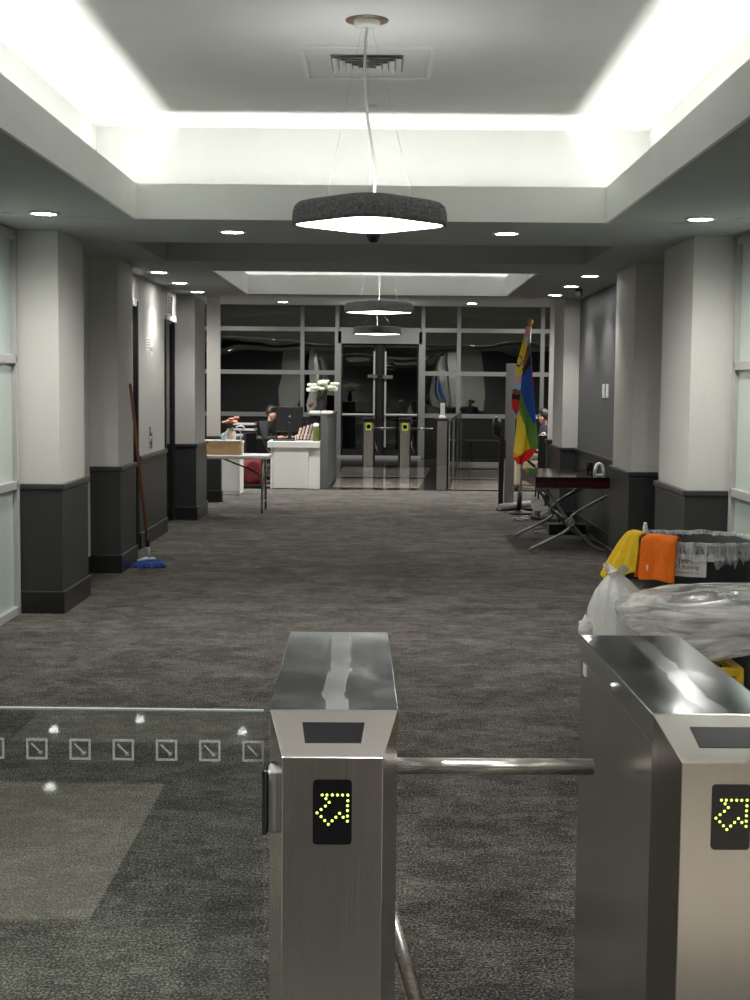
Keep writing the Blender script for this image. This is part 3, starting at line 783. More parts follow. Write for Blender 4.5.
MB().tube([bot + dirv * .22, top - dirv * .02, top], [.0145, .0145, .010], 10).build('handle', M['wood'], t)

# ------------------------------------------------------------------ console table
t = thing('console_table', 'dark red wood console table with glass top on crossed curved iron legs', 'table', (0, 0, 0))
TX0, TX1, TY0, TY1 = 1.515, 2.265, 13.95, 15.45
MB().box(TX0, TX1, TY0, TY1, .655, .752, .004).build('apron', M['mahog'], t)
MB().box(TX0 - .01, TX1 + .01, TY0 - .01, TY1 + .01, .752, .762, .003).build('glass_top', M['gloss'], t)
def leg_path(x0, x1, y):
    cx = (x0 + x1) / 2
    up = bez((x0 + .02, y, .645), (x0 + .2, y, .645), (cx - .1, y, .40), (cx, y, .305), 10)
    dn = bez((cx, y, .305), (cx + .1, y, .21), (x1 - .14, y, .012), (x1 + .0, y, .012), 10)
    return up + dn[1:]
for k, y in enumerate((TY0 + .04, TY1 - .04)):
    a = leg_path(TX0 - .02, TX1 - .02, y); bpth = leg_path(TX1, TX0 - .02, y)
    for q in (a, bpth):
        off = .008 if q is a else -.008
        MB().tube([(p[0], p[1] + off, p[2]) for p in q], .0165, 8).build('leg', M['iron'], t)
    MB().lathe([(0, .02), (.02, .022), (.03, .016), (.034, .022), (.046, .018), (.048, -.02), (0, -.022)], (0, 0, 0), 20, Matrix.Translation(((TX0 + TX1) / 2 - .01, y - .01, .305)) @ Matrix.Rotation(PI / 2, 4, 'X')).build('boss', M['iron'], t)
MB().box(TX0, TX1, TY0 + .02, TY0 + .05, .643, .656, .002).box(TX0, TX1, TY1 - .05, TY1 - .02, .643, .656, .002).build('rail', M['iron'], t)
MB().tube([(1.88, TY0 + .04, .305), (1.88, TY1 - .04, .305)], .01, 8).build('stretcher', M['iron'], t)
o = thing('desk_ornament', 'white arched ornament standing on the console table', 'ornament', (2.215, 14.35, .762))
MB().tube([(-.046, 0, 0), (-.042, 0, .06), (-.022, 0, .112), (0, 0, .122), (.026, 0, .104), (.042, 0, .05), (.046, 0, 0)], [.018, .017, .016, .016, .017, .018, .02], 12).build('arch', M['whitep'], o)
MB().box(-.045, .045, -.022, .022, 0, .014, .005).build('foot', M['whitep'], o)
o = thing('tumbler', 'clear drinking glass beside the white arched ornament', 'glass', (2.13, 14.45, .762))
MB().lathe([(0, .006), (.028, .006), (.033, .12), (.036, .12), (.031, 0), (0, 0)], n=20).build('cup', M['clear'], o)

# ------------------------------------------------------------------ flag
t = thing('flagpole', 'striped rainbow flag hanging on a silver pole with gold ball beside the console table', 'flag', (1.785, 18.2, 0))
MB().lathe([(0, .06), (.03, .06), (.05, .05), (.15, .03), (.16, .015), (.16, 0), (0, 0)], n=28).build('base', M['blackmetal'], t)
MB().tube([(-.02, 0, .05), (-.008, 0, .30)], .032, 12).build('socket', M['black'], t)
ptop = Vector((.088, 0, 2.46)); pb = Vector((-.016, 0, .1))
MB().tube([pb, ptop], .015, 12).build('pole', M['silver'], t)
MB().lathe([(0, 0), (.018, .0), (.016, .02), (.028, .03), (.038, .055), (.036, .075), (.022, .095), (0, .1)], (ptop.x, 0, ptop.z - .01), 18).build('finial', M['gold'], t)
# the flag cloth: outline in local units (metres), rows from the top
K = 18.2 / 1387
def fx(px): return (px - 386) * K - 1.785
def fz(py): return 1.65 + (388.3 - py) * K
rows = [(327, 524.6, 527.8), (330, 523.7, 528), (340, 521.5, 528.4), (350, 519, 529.3), (360, 516.3, 530), (370, 515, 530.8), (380, 513.5, 531.5), (390, 512, 532.3), (400, 511, 533), (408, 511.5, 533.6), (413, 515, 534.2), (418, 517, 534.8),
        (430, 516, 536), (440, 515, 537), (449, 514.2, 536.5), (457, 513.8, 530), (463.5, 518, 521.5)]
def edge_at(py):
    for (a, b) in zip(rows, rows[1:]):
        if a[0] <= py <= b[0]:
            k = (py - a[0]) / (b[0] - a[0]); return a[1] + (b[1] - a[1]) * k, a[2] + (b[2] - a[2]) * k
    return rows[-1][1:]
FC = {'yel': (.92, .68, .03), 'pink': (.85, .48, .55), 'white': (.85, .82, .85), 'lblue': (.42, .68, .85), 'brown': (.26, .10, .04), 'black': (.014, .012, .014), 'red': (.72, .015, .015),
      'orange': (.92, .28, .015), 'green': (.13, .29, .05), 'blue': (.018, .095, .46), 'purple': (.17, .03, .23)}
FN = list(FC); FM = [mottled('flag_' + k, FC[k], tuple(min(1, x * 1.1 + .002) for x in FC[k]), 40, .8) for k in FN]
FP = [('pink', [(523, 326), (529, 326), (529, 336), (522, 340)]),
      ('white', [(524, 334), (529, 332), (529, 339), (524.4, 341)]),
      ('lblue', [(524.6, 340), (529, 338), (529, 343), (526, 346), (524, 350)]),
      ('brown', [(526, 342), (528.8, 343), (529, 354), (523, 366.5), (521.3, 363), (524, 352)]),
      ('black', [(529, 354), (529.2, 365), (521.6, 376), (520.8, 369), (523, 366.5)]),
      ('purple', [(528, 362), (530.4, 360), (534, 392), (532, 396)]),
      ('pink', [(530, 356), (531.5, 356), (536, 400), (534.2, 400)]),
      ('blue', [(520.5, 374), (526, 366), (531.5, 372), (536, 420), (533, 424), (527, 410), (522, 399), (519.5, 392)]),
      ('green', [(519.5, 388), (522, 399), (527, 410), (533, 424), (536, 420), (541, 449), (530.5, 449), (524, 425), (518, 409)]),
      ('yel', [(518.4, 409), (524, 425), (531, 447.5), (519, 455), (512, 450), (512, 436), (516, 416)]),
      ('orange', [(512, 438), (515, 440), (519.4, 455.2), (512, 458)]),
      ('red', [(512, 456), (519.4, 454.5), (532, 447.6), (540, 448), (540, 470), (512, 470)]),
      ('pink', [(512, 374.5), (521, 376), (520, 385), (512, 383)]),
      ('lblue', [(511, 383), (520, 385), (519.8, 390), (511, 388.6)]),
      ('brown', [(511, 388.6), (520, 390), (519.4, 395), (510, 393.6)]),
      ('black', [(510, 393.6), (519.4, 395), (519, 400), (510, 399)]),
      ('red', [(510, 399), (519, 400), (517.6, 411), (510, 411)]),
      ('yel', [(500, 320), (523.6, 335), (525, 346), (523.6, 354), (521.6, 363), (521, 377), (500, 375)])]
def inside(p, poly):
    c = False; n = len(poly)
    for i in range(n):
        (x1, y1), (x2, y2) = poly[i], poly[i - 1]
        if (y1 > p[1]) != (y2 > p[1]) and p[0] < (x2 - x1) * (p[1] - y1) / (y2 - y1) + x1: c = not c
    return c
def flag_uv(u, v):
    py = 327 + v * (463.5 - 327); a, b = edge_at(py); return a + (b - a) * u, py
def flag_mi(u, v):
    p = flag_uv(u, v)
    rr = math.hypot((p[0] - 517.3) / .9, (p[1] - 361) / 1.35)
    if 3.2 < rr < 4.3 and p[0] < 521.5: return FN.index('purple')
    for n_, poly in FP:
        if inside(p, poly): return FN.index(n_)
    return FN.index('blue' if p[1] < 420 else 'green')
def flag_pos(u, v):
    px, py = flag_uv(u, v)
    fold = (.008 + .045 * v) * math.sin(u * 9.5 + .8 + v * 1.2) + .012 * v * math.sin(u * 21 + 2)
    return Vector((fx(px), fold - .03 - .07 * v, fz(py)))
fl = MB().grid(45, 120, flag_pos, flag_mi).build('flag', FM, t)
sm = fl.modifiers.new('thick', 'SOLIDIFY'); sm.thickness = .003

# display stand behind the flag
t = thing('display_stand', 'tall grey floor-standing panel with black post, behind the flag', 'display', (1.67, 18.75, 0))
MB().box(-.055, .075, -.02, .05, .10, 1.98, .008).build('panel', M['grey'], t)
MB().box(-.14, -.075, -.10, -.04, .02, 1.02, .004).build('post', M['black'], t)
MB().box(-.13, -.05, -.09, .03, .7, .95, .004).build('side_bracket', M['black'], t)
MB().lathe([(0, -.06), (.07, -.055), (.09, 0), (.07, .055), (0, .06)], (0, 0, 0), 18, Matrix.Translation((-.17, -.05, 1.13)) @ Matrix.Rotation(PI / 2, 4, 'Y') @ Matrix.Scale(1.6, 4, (1, 0, 0))).build('side_pad', M['black'], t)
MB().tube([(-.13, -.12, .05), (.30, .02, .09)], .045, 12).build('foot', M['alu'], t)
MB().box(-.15, .33, -.08, .12, 0, .035, .008).build('base_plate', M['blackmetal'], t)
# cables and adapter
for k, (cl, pts) in enumerate((('thin grey cable looping on the carpet beside the display foot', [(1.75, 17.75), (1.83, 17.65), (1.72, 17.5), (1.80, 17.3), (1.7, 17.2), (1.64, 17.4), (1.60, 17.3)]),
                              ('black cable trailing from the power strip under the console table', [(1.95, 16.9), (1.86, 16.5), (2.02, 16.3), (1.8, 16.1), (1.70, 15.9), (1.78, 15.6)]),
                              ('black cable running along the grey panelled wall under the table', [(2.29, 16.2), (2.292, 15.4), (2.288, 14.9), (2.292, 14.4), (2.288, 13.6)]))):
    P = [Vector((x, y, .012 + (.012 if i % 2 else 0))) for i, (x, y) in enumerate(pts)]
    sm_ = []
    for i in range(len(P) - 1):
        pm, pn = P[max(i - 1, 0)], P[min(i + 2, len(P) - 1)]
        sm_ += bez(P[i], P[i] + (P[i + 1] - pm) / 6, P[i + 1] - (pn - P[i]) / 6, P[i + 1], 6)[:-1]
    c_ = thing('cable', cl, 'cable')
    MB().tube(sm_ + [P[-1]], .0085, 6).build('cord', M['grey'] if k == 0 else M['black'], c_)
ps = thing('power_strip', 'black power strip with plugs on the carpet behind the console table', 'power strip', (2.02, 17.25, 0), .5)
MB().box(-.05, .05, -.28, .28, 0, .05, .008).build('case', M['black'], ps)
for k in range(4): MB().box(-.03, .03, -.22 + k * .13, -.16 + k * .13, .05, .10 + .02 * (k % 2), .006).build('plug', M['dgrey'] if k % 2 else M['grey'], ps)
ab = thing('adapter_box', 'low black box on the floor under the console table', 'box', (2.06, 15.75, 0))
MB().box(-.20, .22, -.12, .12, 0, .12, .01).build('case', M['black'], ab)
MB().box(-.05, .1, -.12, .05, .12, .15, .006).build('lid', M['dgrey'], ab)

# ------------------------------------------------------------------ rubbish barrel, bags, cloths, cart
BX, BY, BZ, BR = 1.56, 6.82, .92, .305
t = thing('trash_barrel', 'round blue-grey rubbish barrel lined with clear film, white label on its side', 'trash can', (BX, BY, 0))
MB().lathe([(0, .13), (.245, .13), (.255, .10), (.262, .12), (BR - .02, BZ - .05), (BR + .004, BZ - .045), (BR + .006, BZ - .005), (BR - .004, BZ), (BR - .02, BZ - .02), (.25, .16), (0, .15)], n=56).build('barrel', M['barrel'], t)
def liner_fn(u, v):
    a = 2 * PI * u
    n_ = noise.noise(Vector((math.cos(a) * 5, math.sin(a) * 5, v * 3)))
    n2_ = noise.noise(Vector((math.cos(a) * 16, math.sin(a) * 16, v * 5 + 4)))
    if v < .45:    # inside
        k = v / .45; z = BZ - .30 + k * .305; r_ = BR - .045 + k * .035
    elif v < .55:
        k = (v - .45) / .1; z = BZ + .006 + .006 * math.sin(PI * k); r_ = BR - .01 + k * .026
    else:
        k = (v - .55) / .45; z = BZ + .004 - k * (.074 + .024 * n_); r_ = BR + .016 + .006 * k
    r_ += (.007 * n_ + .005 * n2_) * (1 if abs(v - .5) > .07 else .3)
    z += .006 * n_
    return Vector((r_ * math.cos(a), r_ * math.sin(a), z))
MB().grid(145, 34, liner_fn).build('liner', M['liner'], t)
for k in range(5):
    a = 2 * PI * k / 5
    MB().lathe([(0, -.015), (.05, -.015), (.055, 0), (.05, .015), (0, .015)], (0, 0, 0), 16, Matrix.Translation((.19 * math.cos(a), .19 * math.sin(a), .055)) @ Matrix.Rotation(PI / 2, 4, 'X')).build('caster', M['black'], t)
MB().lathe([(0, .08), (.25, .08), (.26, .095), (.26, .125), (0, .125)], n=32).build('dolly', M['black'], t)
# label wrapped on the barrel
def on_barrel(sx, z, off=0):
    r_ = .283 + (z - .7) * .03 + off
    a = -PI / 2 + sx / r_
    return Vector((r_ * math.cos(a), r_ * math.sin(a), z))
LA0, LA1, LZ0, LZ1 = -.225, -.035, .765, .872
lb = MB().grid(16, 4, lambda u, v: on_barrel(LA0 + (LA1 - LA0) * u, LZ0 + (LZ1 - LZ0) * v, .0075)).build('label_sticker', M['paper'], t)
def letters(txt, size, sx, z, mt, par, sxs=1.0, font_shear=0.0):
    c = bpy.data.curves.new('lettering', 'FONT'); c.body = txt; c.size = size; c.extrude = 0; c.shear = font_shear; c.resolution_u = 3
    o = bpy.data.objects.new('lettering_source', c); COL.objects.link(o)
    dg = bpy.context.evaluated_depsgraph_get(); dg.update()
    me = bpy.data.meshes.new_from_object(o.evaluated_get(dg))
    bpy.data.objects.remove(o); bpy.data.curves.remove(c)
    for v_ in me.vertices:
        v_.co = on_barrel(sx + v_.co.x * sxs, z + v_.co.y, .0095)
    me.materials.clear(); me.materials.append(mt)
    ob = bpy.data.objects.new('lettering', me); COL.objects.link(ob); ob.parent = par; return ob
M['ink'] = mat('black_ink', (.015, .015, .015), .7)
M['inkg'] = mat('grey_red_ink', (.16, .10, .10), .7)
letters('JBM', .038, -.168, .829, M['ink'], lb, 1.15, 0)
letters("Jay's Building", .026, -.205, .803, M['inkg'], lb, 1.0, .3)
letters('Maintenance S. Inc', .017, -.200, .779, M['inkg'], lb, 1.05)
o = thing('brush_handle', 'white plastic handle poking up from the back of the rubbish barrel', 'handle', (BX - .245, BY + .09, BZ - .12))
MB().tube([(.02, 0, -.1), (.005, 0, .10), (-.012, 0, .155), (-.012, 0, .175)], [.014, .018, .014, .010], 10).build('grip', M['whitep'], o)
MB().lathe([(0, .02), (.009, .016), (.009, 0)], (-.012, 0, .17), 10).build('tip', M['whitep'], o)
# cloths over the rim
def drape(name, label, a0, width, down, inn, mt, skew=0.0, amp=.006, seed=0, flare=0.0):
    t = thing(name, label, 'cloth', (BX, BY, 0))
    def fn(u, v):
        s = v * (down + inn + .05); 
        a = a0 + (u - .5) * width / BR
        nn = noise.noise(Vector((u * 5 + seed, v * 4, seed))) * amp
        if s < inn: r_, z = BR - .03, BZ - (inn - s)
        elif s < inn + .06:
            k = (s - inn) / .06; r_ = BR - .03 + .066 * k; z = BZ + .012 + .018 * math.sin(PI * k)
        else:
            k = (s - inn - .06); r_ = BR + .036 + .012 * math.sin(u * 7 + seed) + k * .05 * (1 + flare); z = BZ + .012 - k
            a += skew * k / BR + (u - .5) * flare * k / BR
        z -= .005 * math.sin(u * 5 + seed) * v
        return Vector(((r_ + nn) * math.cos(a), (r_ + nn) * math.sin(a), z))
    o = MB().grid(24, 40, fn).build('cloth', mt, t)
    sm = o.modifiers.new('thick', 'SOLIDIFY'); sm.thickness = .009; sm.offset = 1
    sb = o.modifiers.new('smooth', 'SUBSURF'); sb.levels = 1; sb.render_levels = 1
    return t, o
t, o = drape('cleaning_cloth', 'orange microfibre cloth folded over the barrel rim beside the white label', math.radians(-138), .175, .205, .09, M['oclo'], seed=2)
def fold2(u, v):
    a = math.radians(-139) - (.09 + .035 * u + .02 * v) / BR
    z = BZ - .03 - v * .15; r_ = BR + .03 + .01 * math.sin(u * 3) + .012 * v
    return Vector((r_ * math.cos(a), r_ * math.sin(a), z))
o2 = MB().grid(8, 16, fold2).build('back_fold', M['oclo'], t); o2.modifiers.new('thick', 'SOLIDIFY').thickness = .008
MB().box(-.004, .004, -.003, .003, -.012, .012).build('care_tag', M['paper'], t).location = (-.30, -.215, .80)
# yellow cloth: gathered at the rim, two tails
t = thing('cleaning_cloth', 'yellow microfibre cloth trailing off the barrel rim in two tails', 'cloth', (BX, BY, 0))
def ycl(u, v):
    # u across, v from inside the rim down to the tails
    a = math.radians(-187 + 26 * u)
    c_ = Vector((math.cos(a), math.sin(a), 0))
    if v < .2:
        k = v / .2; p = c_ * (BR - .05 + .03 * k) + Vector((0, 0, BZ - .06 + .075 * k))
    elif v < .35:
        k = (v - .2) / .15; p = c_ * (BR - .02 + .06 * k) + Vector((0, 0, BZ + .015 + .014 * math.sin(PI * k)))
    else:
        k = (v - .35) / .65
        ln = .15 + .085 * max(0, 1 - abs(u - .62) * 3.4) + .06 * max(0, 1 - abs(u - .12) * 4)
        p = c_ * (BR + .04 + .03 * k) + Vector((-.10 * k * (1.05 - u), -.03 * k, BZ + .015 - ln * k - .02 * k * k))
    p += c_ * (.014 * math.sin(u * 15 + v * 2.5) + .008 * math.sin(u * 31)) * min(1, v * 2)
    return p
o = MB().grid(30, 40, ycl).build('cloth', M['yclo'], t)
sm = o.modifiers.new('thick', 'SOLIDIFY'); sm.thickness = .008; sm.offset = 1
# white tied bag on the floor beside the barrel
t = thing('trash_bag', 'knotted opaque white rubbish bag slumped against the barrel below the yellow cloth', 'trash bag', (1.125, 6.50, 0))
def bagshape(p, d):
    a = math.atan2(d.y, d.x); zz = .385 + p.z
    rr = math.hypot(p.x, p.y) / .18
    prof_ = [(0, .72), (.15, .95), (.40, 1.06), (.52, 1.02), (.62, .90), (.70, .66), (.75, .40), (.785, .16), (.80, .10)]
    zz = max(.0, min(.80, (d.z + 1) / 2 * .84 - .02))
    for (z0, r_0), (z1, r_1) in zip(prof_, prof_[1:]):
        if z0 <= zz <= z1: k_ = r_0 + (r_1 - r_0) * (zz - z0) / (z1 - z0); break
    up = max(0, (zz - .45) / .35)
    pl = 1 + .055 * math.sin(a * 11 + 3 * zz) * up + .03 * math.sin(a * 23 + 5 * zz) * up + .05 * noise.noise(d * 2.2)
    flat = min(1, math.hypot(d.x, d.y) * 3)
    return Vector((math.cos(a) * .160 * k_ * pl * flat - .04 * up * up, math.sin(a) * .155 * k_ * pl * flat, zz - .385))
MB().blob((0, 0, .385), (.185, .17, .40), .10, 1.6, 5, 3, bagshape).build('bag', M['whitebag'], t)
mb = MB()
def knot(u, v):
    a = 2 * PI * u; r_ = .020 + .035 * v ** 1.3 * (1 + .35 * math.sin(a * 3 + 1) + .2 * math.sin(a * 7))
    return Vector((-.035 + r_ * math.cos(a), r_ * math.sin(a), .755 + .055 * v - .02 * v * math.sin(a * 2)))
mb.grid(40, 8, knot); mb.build('tied_neck', M['whitebag'], t)
MB().blob((-.165, -.03, .525), (.042, .04, .055), .5, 2.2, 3, 8).build('bulge', M['whitebag'], t)
# yellow cart
t = thing('janitor_cart', 'yellow-framed cleaning cart under the clear bag of rubbish', 'cart', (1.335, 6.07, 0))
for (x, y) in ((-.10, -.27), (.17, -.27), (-.10, .16), (.17, .16)):
    MB().box(x - .018, x + .018, y - .018, y + .018, .08, .475, .005).build('post', M['yellowp'], t)
for (x0, x1, y0, y1) in ((-.10, .17, -.29, -.25), (-.10, .17, .14, .18), (-.12, -.08, -.27, .16), (.15, .19, -.27, .16)):
    MB().box(x0, x1, y0, y1, .445, .480, .005).build('top_rail', M['yellowp'], t)
MB().box(-.12, .19, -.29, .18, .08, .12, .006).build('deck', M['yellowp'], t)
MB().box(-.08, .15, -.24, .13, .12, .44, .01).build('bin_insert', M['black'], t)
for (x, y) in ((-.09, -.24), (.16, -.24), (-.09, .13), (.16, .13)):
    MB().lathe([(0, -.012), (.036, -.012), (.04, 0), (.036, .012), (0, .012)], (0, 0, 0), 14, Matrix.Translation((x, y, .04)) @ Matrix.Rotation(PI / 2, 4, 'X')).build('wheel', M['black'], t)
# clear bag on the cart, wrapped against the barrel
t = thing('trash_bag', 'big crumpled clear bag of rubbish lying in front of the barrel on the yellow cart', 'trash bag', (1.66, 6.03, .56))
def flatbag(p, d):
    e = lambda t_: math.copysign(abs(t_) ** .72, t_)
    q = Vector((e(d.x) * .63, e(d.y) * .33, e(d.z) * .135)) * (1 + .07 * noise.noise(d * 1.8 + Vector((4, 1, 2))))
    if d.z < 0:
        sag = max(0, min(1, (-.05 - q.x) / .2)) * max(0, min(1, (-q.y - .12) / .12))
        q.z = max(q.z, -.10 + .02 * noise.noise(d * 2)) - .05 * sag * min(1, -d.z * 2)
    f_ = 3.5 * d.x - 7 * d.z + 2 * noise.noise(d * 2)
    return q + d * (.003 * math.sin(f_ * 3) + .002 * math.sin(f_ * 7 + d.y * 5) + .010 * noise.noise(d * 4))
MB().blob((0, 0, .10), (1, 1, 1), 0, 1.4, 6, 11, flatbag).build('bag', M['clearbag'], t)
for k in range(9):
    MB().blob((random.uniform(-.36, .34), random.uniform(-.14, .10), random.uniform(.06, .12)), (random.uniform(.09, .16), random.uniform(.07, .12), .055), .35, 2.5, 3, k).build('rubbish_lump', [M['stuffing'], M['paper'], M['stuffing']][k % 3], t)

# ------------------------------------------------------------------ folding table and box
t = thing('folding_table', 'white folding table with a bent steel leg frame, half hidden by the last pillar', 'table', (0, 0, 0))
FX0, FX1, FY0, FY1 = -3.1, -1.515, 17.98, 18.6
MB().box(FX0, FX1, FY0, FY1, .695, .745, .015, 3).build('tabletop', M['white'], t)
for x in (FX1 - .085, FX0 + .12):
    fr = [(x, FY0 + .08, .695), (x, FY0 + .08, .40), (x, FY0 - .02, .04), (x, FY0 - .02, .0)]
    MB().tube(fr, .016, 8).build('leg', M['iron'], t)
    MB().tube([(x, FY1 - .08, .695), (x, FY1 - .08, .40), (x, FY1 - .05, .0)], .016, 8).build('leg', M['iron'], t)
    MB().tube([(x, FY0 + .06, .12), (x, FY1 - .06, .12)], .012, 8).build('stretcher', M['iron'], t)
s_ = FX1 - .085
MB().tube(bez((s_, FY0 + .3, .42), (s_ - .12, FY0 + .3, .55), (s_ - .28, FY0 + .3, .58), (s_ - .42, FY0 + .3, .64), 8), .011, 8).build('brace', M['blackmetal'], t)
MB().tube([(s_ - .42, FY0 + .3, .64), (s_ - .56, FY0 + .3, .695)], .011, 8).build('brace', M['blackmetal'], t)
b_ = thing('cardboard_box', 'low tan cardboard box with white top on the folding table', 'box', (-2.14, 18.26, .745))
MB().box(-.30, .24, -.12, .16, 0, .175, .004).build('carton', M['card'], b_)
MB().box(-.30, .24, -.12, .16, .175, .187, .003).build('top_flap', M['paper'], b_)
o = thing('tissue', 'crumpled pale blue tissue on top of the cardboard box', 'tissue', (-2.13, 18.26, .932))
MB().blob((0, 0, .045), (.035, .03, .05), .5, 3, 3, 5).build('wad', M['bluet'], o)
# ------------------------------------------------------------------ reception
t = thing('cabinet', 'small white pedestal cabinet behind the folding table', 'cabinet', (-2.345, 21.2, 0))
MB().box(-.16, .145, -.22, .3, 0, .76, .004).build('carcass', M['white'], t)
MB().box(-.17, .155, -.23, .31, .76, .80, .004).build('worktop', M['white'], t)
MB().box(-.15, .135, -.228, -.22, .05, .74, .003).build('door', M['white'], t)
def bouquet(name, label, loc, vase_prof, vmat, petals, n, spread, hgt, pr, leafn):
    t = thing(name, label, 'flowers', loc)
    MB().lathe(vase_prof, n=24).build('vase', vmat, t)
    z0 = vase_prof[-1][1] if vase_prof[-1][1] > .05 else max(p[1] for p in vase_prof)
    for k in range(n):
        a = random.uniform(0, 2 * PI); r_ = spread * math.sqrt(random.random()); h = hgt * random.uniform(.55, 1) - .3 * r_
        c = Vector((r_ * math.cos(a), r_ * .8 * math.sin(a), z0 + h))
        MB().tube(bez((0, 0, z0 - .05), (0, 0, z0 + h * .4), c * .6 + Vector((0, 0, z0 * .4 + h * .3)), c, 6), .004, 5).build('stem', M['leaf'], t)
        mb = MB()
        for q in range(6):
            b = q * PI / 3 + a
            d_ = Vector((math.cos(b), math.sin(b), .35))
            mb.blob(c + d_ * pr * .55, (pr * .5, pr * .5, pr * .35), .2, 2, 1, q)
        mb.build('bloom', petals, t)
    for k in range(leafn):
        a = random.uniform(0, 2 * PI); ln = random.uniform(.10, .22) * (hgt / .3)
        d_ = Vector((math.cos(a), math.sin(a), random.uniform(.4, 1.2))).normalized()
        sd = d_.cross(Vector((0, 0, 1))).normalized()
        mb = MB(); mb.grid(7, 3, lambda u, v: Vector((0, 0, z0 - .02)) + d_ * ln * u + sd * (v - .5) * .05 * math.sin(PI * min(.97, u + .05)) - Vector((0, 0, .08 * u * u)))
        mb.build('leaf', M['leaf'], t)
    return t
bouquet('flower_vase', 'round beige vase of coral flowers behind the cardboard box', (-2.36, 21.1, .80), [(0, 0), (.06, 0), (.085, .05), (.09, .10), (.075, .15), (.05, .18), (.055, .20)], M['ceramic'], M['petalp'], 12, .13, .19, .05, 8)
o = thing('desk_lamp', 'small white ring-headed lamp beside the coral flowers', 'lamp', (-2.22, 20.98, .80))
MB().tube([(.03, 0, .01), (.03, 0, .14), (.0, 0, .19)], .008, 8).build('stem', M['whitep'], o)
MB().tube([(.02 + .06 * math.cos(2 * PI * k / 20), 0, .21 + .03 * math.sin(2 * PI * k / 20)) for k in range(20)], .013, 8, close=True).build('ring_head', M['whitep'], o)
MB().lathe([(0, .012), (.05, .012), (.055, 0), (0, 0)], (.03, 0, 0), 16).build('foot', M['whitep'], o)
# back counter with paper trays and red chair
t = thing('side_counter', 'low dark work counter behind the reception chair', 'counter', (-2.4, 25.2, 0))
MB().box(-.75, 1.0, -.3, .3, .70, .74, .005).build('worktop', M['dgrey'], t)
for x in (-.7, .95): MB().box(x - .03, x + .03, -.28, .28, 0, .70).build('side_panel', M['dgrey'], t)
t = thing('paper_tray', 'stacked grey letter trays on the back counter by the coral flowers', 'tray', (-2.55, 25.1, .74))
for z in (0, .10, .20):
    MB().box(-.22, .22, -.15, .15, z, z + .012, .003).box(-.22, -.208, -.15, .15, z, z + .06).box(.208, .22, -.15, .15, z, z + .06).build('tray', M['grey'], t)
    MB().box(-.19, .19, -.15, .12, z + .012, z + .04).build('paper_pile', M['paper'], t)
t = thing('tote_bag', 'dark red bag standing on the floor beneath the folding table', 'bag', (-2.17, 22.6, 0))
MB().blob((0, 0, .25), (.17, .12, .25), .12, 2, 4, 4, lambda p, d: Vector((max(-.155, min(.155, p.x * 1.25)), max(-.11, min(.11, p.y * 1.25)), max(-.25, min(.2, p.z))))).build('bag_body', M['red'], t)
for yy in (-.06, .06): MB().tube(bez((-.08, yy, .42), (-.09, yy, .56), (.09, yy, .56), (.08, yy, .42), 10), .011, 6).build('handle', M['red'], t)
MB().box(-.16, .16, -.11, .11, 0, .05, .01).build('base', M['black'], t)
# white reception desk
t = thing('reception_desk', 'white reception desk with thick slab top and stepped front', 'desk', (0, 0, 0))
DY = 22.25
MB().box(-1.89, -1.052, DY - .05, DY + .75, .665, .765, .006).build('slab_top', M['white'], t)
MB().box(-1.80, -1.235, DY, DY + .05, .01, .665, .004).build('front_panel', M['white'], t)
MB().box(-1.235, -1.05, DY + .05, DY + .10, 0, .665, .004).build('return_panel', M['white'], t)
MB().box(-1.845, -1.81, DY + .02, DY + .70, 0, .665, .004).build('end_panel', M['white'], t)
# tall grey counter wing
t = thing('counter_wing', 'tall dark grey counter beside the white reception desk', 'counter', (0, 0, 0))
MB().prism([(-1.045, 22.30), (-.93, 22.42), (-.885, 25.0), (-1.045, 25.0)], 0, 1.18).build('side_wall', M['dgrey'], t)
MB().box(-1.26, -1.045, 23.06, 23.6, .0, 1.18, .004).build('back_wall', M['dgrey'], t)
MB().prism([(-1.30, 22.75), (-1.05, 22.36), (-.91, 22.40), (-.86, 25.05), (-1.30, 25.05)], 1.18, 1.21, bev=.004).build('worktop', M['dgrey'], t)
for k, (x, y) in enumerate(((-1.17, 22.85), (-.98, 22.95))):
    o = thing('paper_stack', ('loose white papers on the tall counter at the foot of the white flowers', 'loose white papers on the tall counter at its lobby edge')[k], 'papers', (x, y, 1.21), .2 * k)
    for q in range(3): MB().box(-.09 + q * .01, .09, -.13, .13 - q * .02, q * .013, q * .013 + .012, .002).build('sheet', M['paper'], o)
bouquet('flower_vase', 'dark vase of white flowers standing on the tall grey counter', (-1.09, 23.15, 1.21), [(0, 0), (.06, 0), (.075, .05), (.06, .16), (.05, .22), (.06, .25)], M['black'], M['petalw'], 17, .26, .30, .085, 14)
# monitors
def monitor(label, x, y, z, w_, h_, rz):
    t = thing('monitor', label, 'monitor', (x, y, z), rz)
    MB().box(-w_ / 2, w_ / 2, -.02, .02, .14, .14 + h_, .008).build('housing', M['black'], t)
    MB().box(-w_ / 2 + .012, w_ / 2 - .012, .02, .022, .155, .13 + h_, 0).build('screen', M['gloss'], t)
    MB().box(-.03, .03, -.05, -.02, .02, .30, .005).build('stand', M['black'], t)
    MB().lathe([(0, .02), (.11, .018), (.13, 0), (0, 0)], (0, -.02, 0), 20, sy=.75).build('foot', M['black'], t)
    MB().lathe([(0, .004), (.018, .002), (.018, 0)], (0, 0, 0), 12, Matrix.Translation((0, -.021, .14 + h_ * .6)) @ Matrix.Rotation(PI / 2, 4, 'X')).build('badge', M['dgrey'], t)
    return t
monitor('big dark monitor seen from behind on the white reception desk', -1.57, 22.7, .765, .44, .41, .08)
monitor('second dark monitor, lower and farther, between the big monitor and white flowers', -1.36, 22.86, .765, .32, .25, -.1)
